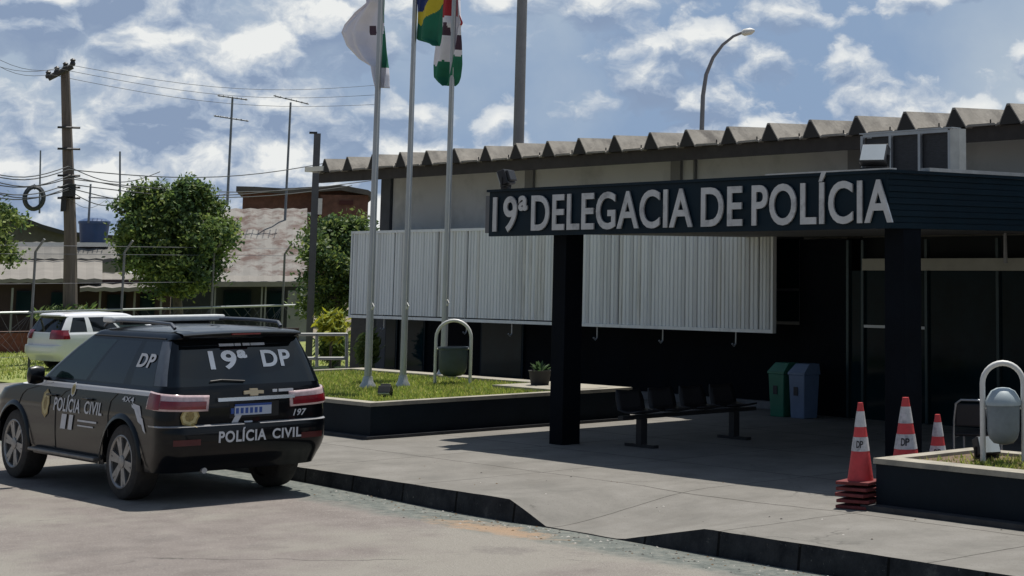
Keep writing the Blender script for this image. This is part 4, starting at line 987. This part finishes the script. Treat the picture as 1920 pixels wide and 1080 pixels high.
# house A : low house at left
f, h = fthing('house', 'low maroon house with pale corrugated roof at the left edge behind the utility pole', 'house', 150, 60)
g = MB(); f.box(g, -60, 524, 320, 600, .6, 6, z0=-.1); g.build('wall', m_dwall, h)
def roof_slab(f, name, par, m, u0, u1, vlo, vhi, o0, o1, th=.12, shear=0):
    a = f.p(u0, vlo, o0); b = f.p(u1, vlo, o0); c = f.p(u0, vhi, o1); d = f.p(u1, vhi, o1)
    n = max(6, int((b[0]-a[0])/.22)); top = []
    for (l, r) in ((a, b), (c, d)):
        top.append([(l[0]+(r[0]-l[0])*i/n, l[1], l[2]+(r[2]-l[2])*i/n+(.035 if i % 2 else 0)) for i in range(n+1)])
    lo = [[(x, y, z-th) for x, y, z in r] for r in top]
    return MB().grid(top).grid(lo).grid([top[0], lo[0]]).grid([top[1], lo[1]]).build(name, m, par)
roof_slab(f, 'roof', h, m_tileroof, -60, 192, 524, 487, 0, 4.5)
roof_slab(f, 'roof', h, m_tileroof, 150, 330, 540, 512, -.4, 4.0)
roof_slab(f, 'upper_roof', h, mat('grey upper roof', (.13, .125, .115), .9, 0, .2, 1), -60, 235, 486, 455, 4.2, 7.5)
g = MB(); f.box(g, 30, 455, 230, 462, 4.0, 4.15); g.build('fascia_board', m_hoop, h)
for u0, u1, v0, v1 in ((30, 62, 545, 590), (95, 125, 548, 600), (200, 235, 552, 600), (262, 290, 552, 600)):
    g = MB(); f.box(g, u0, v0, u1, v1, .52, .59); w_ = g.build('window', m_navy, h)
    g = MB(); f.box(g, u0+3, v0+3, u1-3, v1-3, .50, .515); g.build('pane', m_wglass, w_)
g = MB()
for u in (20, 120, 185, 250, 300): f.box(g, u, 540, u+4, 600, .1, .25, z0=0)
g.build('porch_post', m_gwall, h)
# low brick wall
f, h = fthing('brick_wall', 'low reddish brick garden wall on the left beyond the white hatchback', 'wall', 30, 56)
g = MB(); f.box(g, -90, 624, 60, 652, 0, .2, z0=-.1); g.build('wall_body', m_brickr, h)
g = MB(); f.box(g, -92, 621, 61, 624, -.03, .23); g.build('coping', mat('brick coping', (.2, .13, .11), .9), h)
f, h = fthing('boundary_wall', 'low dark brown boundary wall in front of the houses between pole and trees', 'wall', 350, 57)
g = MB(); f.box(g, 61, 615, 560, 652, 0, .2, z0=-.1); g.build('wall_body', m_dwall, h)
# gabled dark roof house behind
f, h = fthing('house', 'old house with dark sloping gable roof behind the utility pole', 'house', 130, 75)
pts_ = [(-60, 398), (30, 405), (80, 424), (125, 437), (235, 446), (235, 470), (-60, 470)]
P0 = [f.p(u, v, 0) for u, v in pts_]
g = MB(); n = len(P0); g.add(P0+[(x, y+5, z-.05) for x, y, z in P0], [tuple(range(n)), tuple(range(2*n-1, n-1, -1))]+[(i, i+n, (i+1) % n+n, (i+1) % n) for i in range(n)]); g.build('gable', m_oldroof, h)
g = MB(); f.box(g, -60, 468, 235, 620, .05, 5, z0=-.1); g.build('wall', mat('dull plaster', (.2, .19, .17), .9, 0, .2, .8), h)
g = MB()
for i in range(4):
    a, b = f.p(pts_[i][0], pts_[i][1]-3, -.3), f.p(pts_[i+1][0], pts_[i+1][1]-3, -.3); g.add([a, b, (b[0], b[1]+6, b[2]), (a[0], a[1]+6, a[2]), (a[0], a[1], a[2]-.16), (b[0], b[1], b[2]-.16)], [(0, 1, 2, 3), (0, 1, 5, 4)])
g.build('roof_edge', mat('near black roof edge', (.05, .047, .045), .9), h)
# water tank
f, h = fthing('water_tank', 'blue water tank on a stand above the roofs right of the utility pole', 'tank', 176, 66)
a, b = f.p(146, 455, 0), f.p(206, 418, 0); r = (b[0]-a[0])/2
MB().lathe([(r*.88, a[2]), (r, b[2]-.02)], c=((a[0]+b[0])/2, r, 0), n=24).build('tank_body', m_tank, h, smooth=True)
MB().lathe([(r*1.06, b[2]-.02), (r*1.06, b[2]+.06), (r*.7, b[2]+.15), (r*.15, b[2]+.18)], c=((a[0]+b[0])/2, r, 0), n=24).build('tank_lid', mat('tank lid', (.04, .08, .18), .4), h, smooth=True)
g = MB()
for dx in (-.5, .5): g.box((a[0]+b[0])/2+dx*r-.06, (a[0]+b[0])/2+dx*r+.06, r-.06, r+.06, -.1, a[2])
g.box(a[0], b[0], .1, 2*r, a[2]-.1, a[2]); g.build('stand', m_oldroof, h)
# house B right with stained roof
f, h = fthing('house', 'house with big pale roof stained brown and dark veranda, centre left behind the trees', 'house', 480, 62)
g = MB(); f.box(g, 320, 535, 572, 600, 1.2, 9, z0=-.1); g.build('wall', mat('dark veranda wall', (.05, .055, .06), .9, 0, .3, 1), h)
roof_slab(f, 'roof', h, m_stain, 375, 576, 522, 392, 1.2, 7, .14)
roof_slab(f, 'veranda_roof', h, m_tileroof, 395, 580, 529, 518, -.2, 1.2, .1)
g = MB(); f.box(g, 330, 528, 580, 538, -.25, -.15); g.build('gutter', m_tileroof, h)
for u0, u1, v0, v1 in ((418, 470, 545, 600), (500, 533, 545, 600)):
    g = MB(); f.box(g, u0, v0, u1, v1, 1.05, 1.18); w_ = g.build('window', m_navy, h)
    g = MB(); f.box(g, u0+4, v0+4, u1-4, v1-4, 1.02, 1.045); g.build('pane', m_wglass, w_)
g = MB()
for u in (400, 488, 495): g = MB(); f.box(g, u, 538, u+3, 640, -.1, 0, z0=-.1); g.build('veranda_post', m_gwall, h)
g = MB(); f.box(g, 538, 545, 583, 652, -.3, 0, z0=-.1); g.build('gate_pillar', m_gwall, h)
g = MB(); f.box(g, 562, 540, 568, 590, -.36, -.31); g.build('downpipe', m_hoop, h)
# brick house behind
f, h = fthing('brick_house', 'brown brick upper storey with dark sagging roof line above the stained roof', 'house', 570, 82)
g = MB(); f.box(g, 455, 356, 690, 395, 0, 7, z0=1); f.box(g, 600, 366, 690, 420, -.4, 0, z0=1); g.build('wall', m_brick, h)
rl_ = [(443, 349), (480, 350), (530, 353), (570, 351), (640, 347), (690, 356), (700, 362)]
g = MB(); T = [f.p(u, v, -.6) for u, v in rl_]; lo = [(x, y, z-.22) for x, y, z in T]; bk = [(x, y+8, z+.1) for x, y, z in T]
g.grid([T, lo]).grid([T, bk]).grid([lo, [(x, y+8, z-.2) for x, y, z in T]]); g.build('roof', m_oldroof, h)
g = MB(); f.box(g, 636, 376, 662, 384, -.46, -.41); g.build('window', mat('dark red opening', (.06, .015, .012), .8), h)
g = MB(); f.box(g, 566, 398, 590, 404, -.5, -.3); f.box(g, 594, 372, 604, 402, -.5, -.41); f.box(g, 600, 412, 622, 421, -.5, -.41); g.build('plaster_patch', m_hoop, h)
# ================================================================== chain link fence
fp = [(-60, 47.), (65, 47.5), (232, 49.5), (400, 51.5), (533, 53.5), (640, 55.)]
fn = thing('chain_link_fence', 'grey chain link fence with bent post tops along the far side of the grass', 'fence', tuple(Fr(300, 50).o))
bases = [Fr(u, d).o for u, d in fp]
m_fence = mat('fence steel', (.16, .16, .17), .6, .4, .2)
for b in bases: MB().tube([(b[0], b[1], -.05), (b[0], b[1], 2.75), (b[0]+.18, b[1]+.12, 3.05)], .03, 6).build('fence_post', m_fence, fn, world=True)
g = MB()
for i in range(len(bases)-1):
    a, b = bases[i], bases[i+1]
    g.tube([(a[0], a[1], 1.33), (b[0], b[1], 1.33)], .03, 5)
g.build('rail', mat('pale fence rail', (.3, .32, .32), .5, .3), fn, world=True)
g = MB()
for i in range(len(bases)-1):
    a, b = Vector(bases[i]), Vector(bases[i+1]); ln = (b-a).length; n = int(ln/.35)
    for z in (.3, 2.0, 2.7, 2.9): g.tube([(a.x, a.y, z), (b.x, b.y, z)], .006, 3, cap=False)
    for j in range(n):
        for s_ in (0, 1):
            t0, t1 = j/n, min(1, (j+4)/n)
            p, q = a.lerp(b, t0 if s_ else t1), a.lerp(b, t1 if s_ else t0); g.tube([(p.x, p.y, .05), (q.x, q.y, 1.33)], .003, 3, cap=False)
g.build('mesh_wire', m_fence, fn, world=True)
# white railing near the right tree
f, h = fthing('pipe_railing', 'white pipe railing on the grass to the left of the station', 'railing', 610, 41)
g = MB()
for (u0, v0, u1, v1) in ((560, 627, 652, 627), (575, 672, 648, 672), (650, 627, 650, 692), (594, 627, 594, 688)):
    g.tube([f.p(u0, v0), f.p(u1, v1)], .035, 6)
g.build('rail_tube', mat('dull white rail paint', (.33, .34, .33), .6), h)
# grey wall end beside the station
f, h = fthing('wall_post', 'weathered grey concrete gate post at the left corner of the station', 'post', 682, 40.5)
g = MB(); f.box(g, 657, 588, 702, 692, 0, .5, z0=-.1); g.build('post_body', mat('weathered concrete', (.13, .125, .115), .9, 0, .35, 2, .2, 20), h)
g = MB(); f.box(g, 655, 584, 704, 588, -.04, .54); g.build('cap', m_gwall, h)
# ================================================================== poles
f, t = fthing('utility_pole', 'tall weathered utility pole with slanted crossarm and cable boxes at left', 'pole', 133, 50)
a, b = f.p(134, 640), f.p(122, 130); 
MB().tube([(a[0], 0, -.1), (f.p(132, 440)[0], 0, f.p(132, 440)[2]), (b[0], 0, b[2])], [.19, .15, .105], 8).build('pole', m_pwood, t, smooth=True)
c0, c1_ = f.p(90, 147, -.15), f.p(136, 124, -.15); MB().tube([c0, c1_], .075, 6).build('crossarm', mat('dark crossarm', (.05, .045, .04), .8), t)
g = MB()
for k_ in (0, .35, .7, 1): p = Vector(c0).lerp(Vector(c1_), k_); g.lathe([(.05, 0), (.07, .06), (.05, .12), (.07, .16), (.02, .2)], c=tuple(p), n=8)
g.build('insulator', m_darkm, t)
g = MB(); f.box(g, 114, 368, 124, 396, -.2, .1); f.box(g, 117, 345, 142, 368, -.35, -.1); g.build('cable_box', m_darkm, t)
g = MB(); 
for v in (240, 280, 330, 352, 372): q = f.p(128, v); MB().tube([(q[0]-.25, -.15, q[2]), (q[0]+.28, -.15, q[2])], .03, 5).build('bracket', m_darkm, t)
f, t = fthing('cable_coil', 'coil of spare black cable hanging from the overhead lines', 'cable coil', 64, 49)
q = f.p(64, 371); n = 26; g = MB()
for k_ in range(3):
    R1, R2 = .19+.02*k_, .25+.02*k_; P = [(q[0]+R1*math.cos(a), k_*.03, q[2]+R2*math.sin(a)) for a in np.linspace(0, 2*PI, n)]; g.tube(P, .035, 6)
g.build('coil', m_cable, t, smooth=True)
MB().tube([(q[0], 0, q[2]+.2), f.p(64, 345)], .012, 5).build('tie', m_cable, t)
# overhead cables
wires = [(-40, 352, 128, 345, 660, 348), (-40, 362, 128, 352, 430, 362), (-40, 330, 128, 335, 700, 338), (-40, 338, 128, 330, 560, 352), (-40, 352, 128, 356, 260, 366), (-40, 322, 128, 318, 640, 300), (-40, 318, 128, 312, 300, 322), (-40, 100, 96, 140, 703, 196), (-40, 90, 116, 130, 703, 178), (-40, 112, 132, 122, 703, 160), (130, 372, 200, 374, 270, 372)]
for i, (u0, v0, u1, v1, u2, v2) in enumerate(wires):
    fa = Fr(128, 49.8 if i > 6 else 49.7); R0 = Fr(0, 49)
    A_, B_ = Vector(fa.p(u0, v0, -3)), Vector(fa.p(u1, v1, -.2)); C_ = Vector(fa.p(u2, v2, 8))
    P = []
    for k_ in range(9): t_ = k_/8; p = A_.lerp(B_, t_); p.z -= .22*math.sin(PI*t_); P.append(p)
    for k_ in range(1, 13): t_ = k_/12; p = B_.lerp(C_, t_); p.z -= .35*math.sin(PI*t_); P.append(p)
    t = thing('overhead_cable', 'thin dark overhead cable strung on the utility pole', 'cable', fa.o, fa.rz, 'overhead cables')
    MB().tube(P, .006 if i > 6 else .013, 4).build('cable', m_cable, t)
def antenna(u, vt, vb, d, bars, lb, lean=0, r=.035, m=None):
    f, t = fthing('tv_antenna', lb, 'antenna', u, d, 'rooftop aerial masts')
    b, a = f.p(u, vb), f.p(u+lean, vt); m = m or mat('thin mast steel', (.16, .18, .21), .6, .3)
    MB().tube([b, a], [r*1.3, r], 6).build('mast', m, t)
    for (du0, v0, du1, v1) in bars:
        p, q = f.p(u+lean+du0, v0), f.p(u+lean+du1, v1); e_ = MB().tube([p, q], .03, 5)
        for k_ in np.linspace(.05, .95, 7): c = Vector(p).lerp(Vector(q), k_); e_.tube([c-Vector((0, .35, 0)), c+Vector((0, .35, 0))], .012, 4)
        e_.build('aerial_boom', m, t)
antenna(426, 183, 385, 66, [(-28, 179, 28, 187), (-35, 217, 30, 227)], 'tall aerial mast with two booms left of the stained roof', 10)
antenna(534, 192, 420, 68, [(-32, 179, 34, 195)], 'tall aerial mast with one slanted dark boom above the brick house', 11)
antenna(225, 284, 400, 70, [], 'bare thin mast above the big tree', 0, .03)
antenna(166, 345, 418, 66, [(-4, 370, 52, 372)], 'short aerial with horizontal arm over the blue tank', 4, .03)
antenna(74, 282, 400, 72, [], 'faint thin mast left of the utility pole', 2, .025)
f, t = fthing('concrete_post', 'slim grey square concrete post rising beside the roof end', 'post', 588, 44)
g = MB(); f.box(g, 581, 250, 594, 640, 0, .16, z0=-.1); g.build('shaft', mat('dark concrete post', (.11, .11, .115), .85, 0, .2, 2), t)
g = MB(); f.box(g, 580, 247, 595, 250, -.01, .17); g.build('cap', m_darkm, t)
# big pole and street lamp behind the station
f, t = fthing('light_mast', 'thick tall grey mast rising behind the station roof', 'mast', 972, 46)
a, b = f.p(970, 330), f.p(981, -70); MB().tube([(a[0], 0, 0), (b[0], 0, b[2])], [.15, .125], 12).build('mast_shaft', mat('grey mast paint', (.20, .20, .21), .6, .2, .1), t, smooth=True)
f, t = fthing('street_lamp', 'curved street lamp leaning right above the ribbed roof', 'street lamp', 1318, 46)
P = [f.p(u, v) for u, v in ((1317, 330), (1316, 240), (1318, 180), (1324, 140), (1337, 108), (1355, 84), (1375, 68), (1392, 61))]
P[0] = (P[0][0], 0, 0); MB().tube(P, [.07, .06, .055, .05, .045, .04, .035, .035], 8).build('lamp_post', mat('dull lamp post', (.18, .18, .2), .6), t, smooth=True)
a, b = Vector(f.p(1390, 62)), Vector(f.p(1415, 57)); d = (b-a)
MB().tube([a, a+d*.2, a+d*.7, b], [.04, .09, .09, .03], 8).build('lamp_head', m_hoop, t, smooth=True)
# ================================================================== TREES
def tree(name, label, u, d, blobs, nleaf, lsz, trunk, mats=m_leaf, group='trees beyond the fence', mw=(.4, .45, .15)):
    f, t = fthing(name, label, 'tree', u, d, group)
    g = MB(); R = random.Random(int(u)+3)
    tp = f.p(*trunk[0]); tt = f.p(*trunk[1])
    g.tube([(tp[0], 0, -.05), ((tp[0]+tt[0])/2+.05, 0, tt[2]*.5), (tt[0], 0, tt[2])], [trunk[2], trunk[2]*.8, trunk[2]*.6], 9)
    B = []
    for (bu, bv, ru, rv) in blobs:
        c = f.p(bu, bv); e_ = f.p(bu+ru, bv+rv); rx, rz_ = abs(e_[0]-c[0]), abs(e_[2]-c[2]); off = R.uniform(-.4, .4)*rx
        B.append((c[0], off, c[2], rx, (rx+rz_)*.5, rz_))
        mid = Vector(((tt[0]+c[0])/2, off*.3, (tt[2]+c[2])/2+.1)); g.tube([(tt[0], 0, tt[2]-.1), mid, (c[0], off, c[2])], [trunk[2]*.5, trunk[2]*.3, .02], 6)
        for _ in range(2):
            a = R.uniform(-.3, PI+.3); q = R.uniform(.85, 1.12); k_ = R.uniform(.16, .32)
            B.append((c[0]+math.cos(a)*rx*q, off+R.uniform(-.5, .5)*rx, c[2]+math.sin(a)*rz_*q, rx*k_, rx*k_, rx*k_)); g.tube([(c[0], off, c[2]), B[-1][:3]], .018, 5)
    g.build('trunk', m_bark, t, smooth=True)
    g = MB(); vol = [b[3]*b[4]*b[5] for b in B]; tot = sum(vol)
    for b, vv in zip(B, vol):
        nl = int(nleaf*vv/tot); ncl = max(8, int(nl/40))
        for _ in range(ncl):
            while 1:
                p = Vector((R.uniform(-1, 1), R.uniform(-1, 1), R.uniform(-1, 1)))
                if p.length < 1: break
            p = p.normalized()*(p.length**.5)*(1.02+.55*noise.noise(Vector((p.x*2+b[0], p.y*2, p.z*2+b[2]))))
            cc = Vector((b[0]+p.x*b[3], b[1]+p.y*b[4], b[2]+p.z*b[5])); cr = R.uniform(.07, .20); mi = R.choices((0, 1, 2), mw)[0]
            if noise.noise(cc*1.5+Vector((u*.1, 0, 0))) < -.14: continue
            for _ in range(45):
                q = cc+Vector((R.gauss(0, cr), R.gauss(0, cr), R.gauss(0, cr*.7)))
                n = Vector((R.gauss(0, .6), R.gauss(0, .6), R.gauss(.4, .6))).normalized(); a = n.orthogonal().normalized(); a = Matrix.Rotation(R.uniform(0, 2*PI), 3, n) @ a; b_ = n.cross(a); s_ = lsz*R.uniform(.6, 1.3)
                g.add([q-a*s_, q+b_*s_*.5, q+a*s_, q-b_*s_*.5], [(0, 1, 2, 3)], mi if R.random() < .8 else R.randrange(3))
    g.build('crown', mats, t, recalc=False)
    return t
tree('broadleaf_tree', 'round dense green tree standing between the two pale roofed houses', 330, 52,
     [(320, 430, 62, 48), (268, 430, 52, 45), (380, 440, 50, 52), (300, 385, 38, 32), (352, 385, 34, 36), (285, 480, 48, 42), (350, 500, 50, 48), (400, 410, 30, 32), (245, 400, 28, 25), (325, 520, 50, 30), (280, 362, 20, 16), (355, 362, 18, 18)], 52000, .068, ((335, 640), (330, 535), .17))
tree('broadleaf_tree', 'bright green tree cut off by the left edge of the picture', -20, 48,
     [(-20, 440, 52, 48), (10, 425, 26, 38), (-40, 400, 40, 40), (8, 462, 26, 30)], 16000, .065, ((-25, 640), (-22, 500), .12), mw=(.4, .2, .4))
tree('broadleaf_tree', 'dark green tree beside the left end of the shutters', 630, 46,
     [(630, 470, 48, 45), (612, 445, 34, 26), (650, 440, 32, 26), (628, 530, 48, 48), (612, 570, 32, 26), (655, 500, 26, 50), (668, 430, 18, 12)], 26000, .062, ((632, 660), (632, 560), .1), mw=(.35, .5, .15))
for (u, v, d, r_, lb, ms) in ((622, 612, 43.5, (20, 20), 'yellow leaved shrub behind the white railing', [m_yleaf, m_leaf[2], m_yleaf]), (130, 590, 50, (42, 12), 'low green shrub at the foot of the utility pole', m_leaf), (625, 650, 44.5, (24, 22), 'dark leafy shrub behind the white railing', m_leaf), (690, 655, 38, (14, 22), 'pale green sapling beside the weathered gate post', [m_leaf[2], m_leaf[0], m_leaf[2]])):
    f, t = fthing('shrub', lb, 'shrub', u, d, 'shrubs along the fence'); R = random.Random(u)
    c = f.p(u, v); e_ = f.p(u+r_[0], v+r_[1]); rx, rz_ = abs(e_[0]-c[0]), abs(e_[2]-c[2]); g = MB()
    for _ in range(1500):
        p = Vector((R.gauss(0, .5), R.gauss(0, .5), R.gauss(0, .5))); q = Vector((c[0]+p.x*rx, p.y*rx, c[2]+p.z*rz_))
        n = Vector((R.gauss(0, 1), R.gauss(0, 1), R.gauss(0, 1))).normalized(); a = n.orthogonal().normalized(); b_ = n.cross(a); s_ = .07
        g.add([q-a*s_*1.6, q+b_*s_*.5, q+a*s_*1.6, q-b_*s_*.5], [(0, 1, 2, 3)], R.randrange(3))
    g.build('foliage', ms, t, recalc=False)
    MB().tube([(c[0], 0, -.05), (c[0], 0, c[2])], .03, 6).build('stem', m_bark, t)
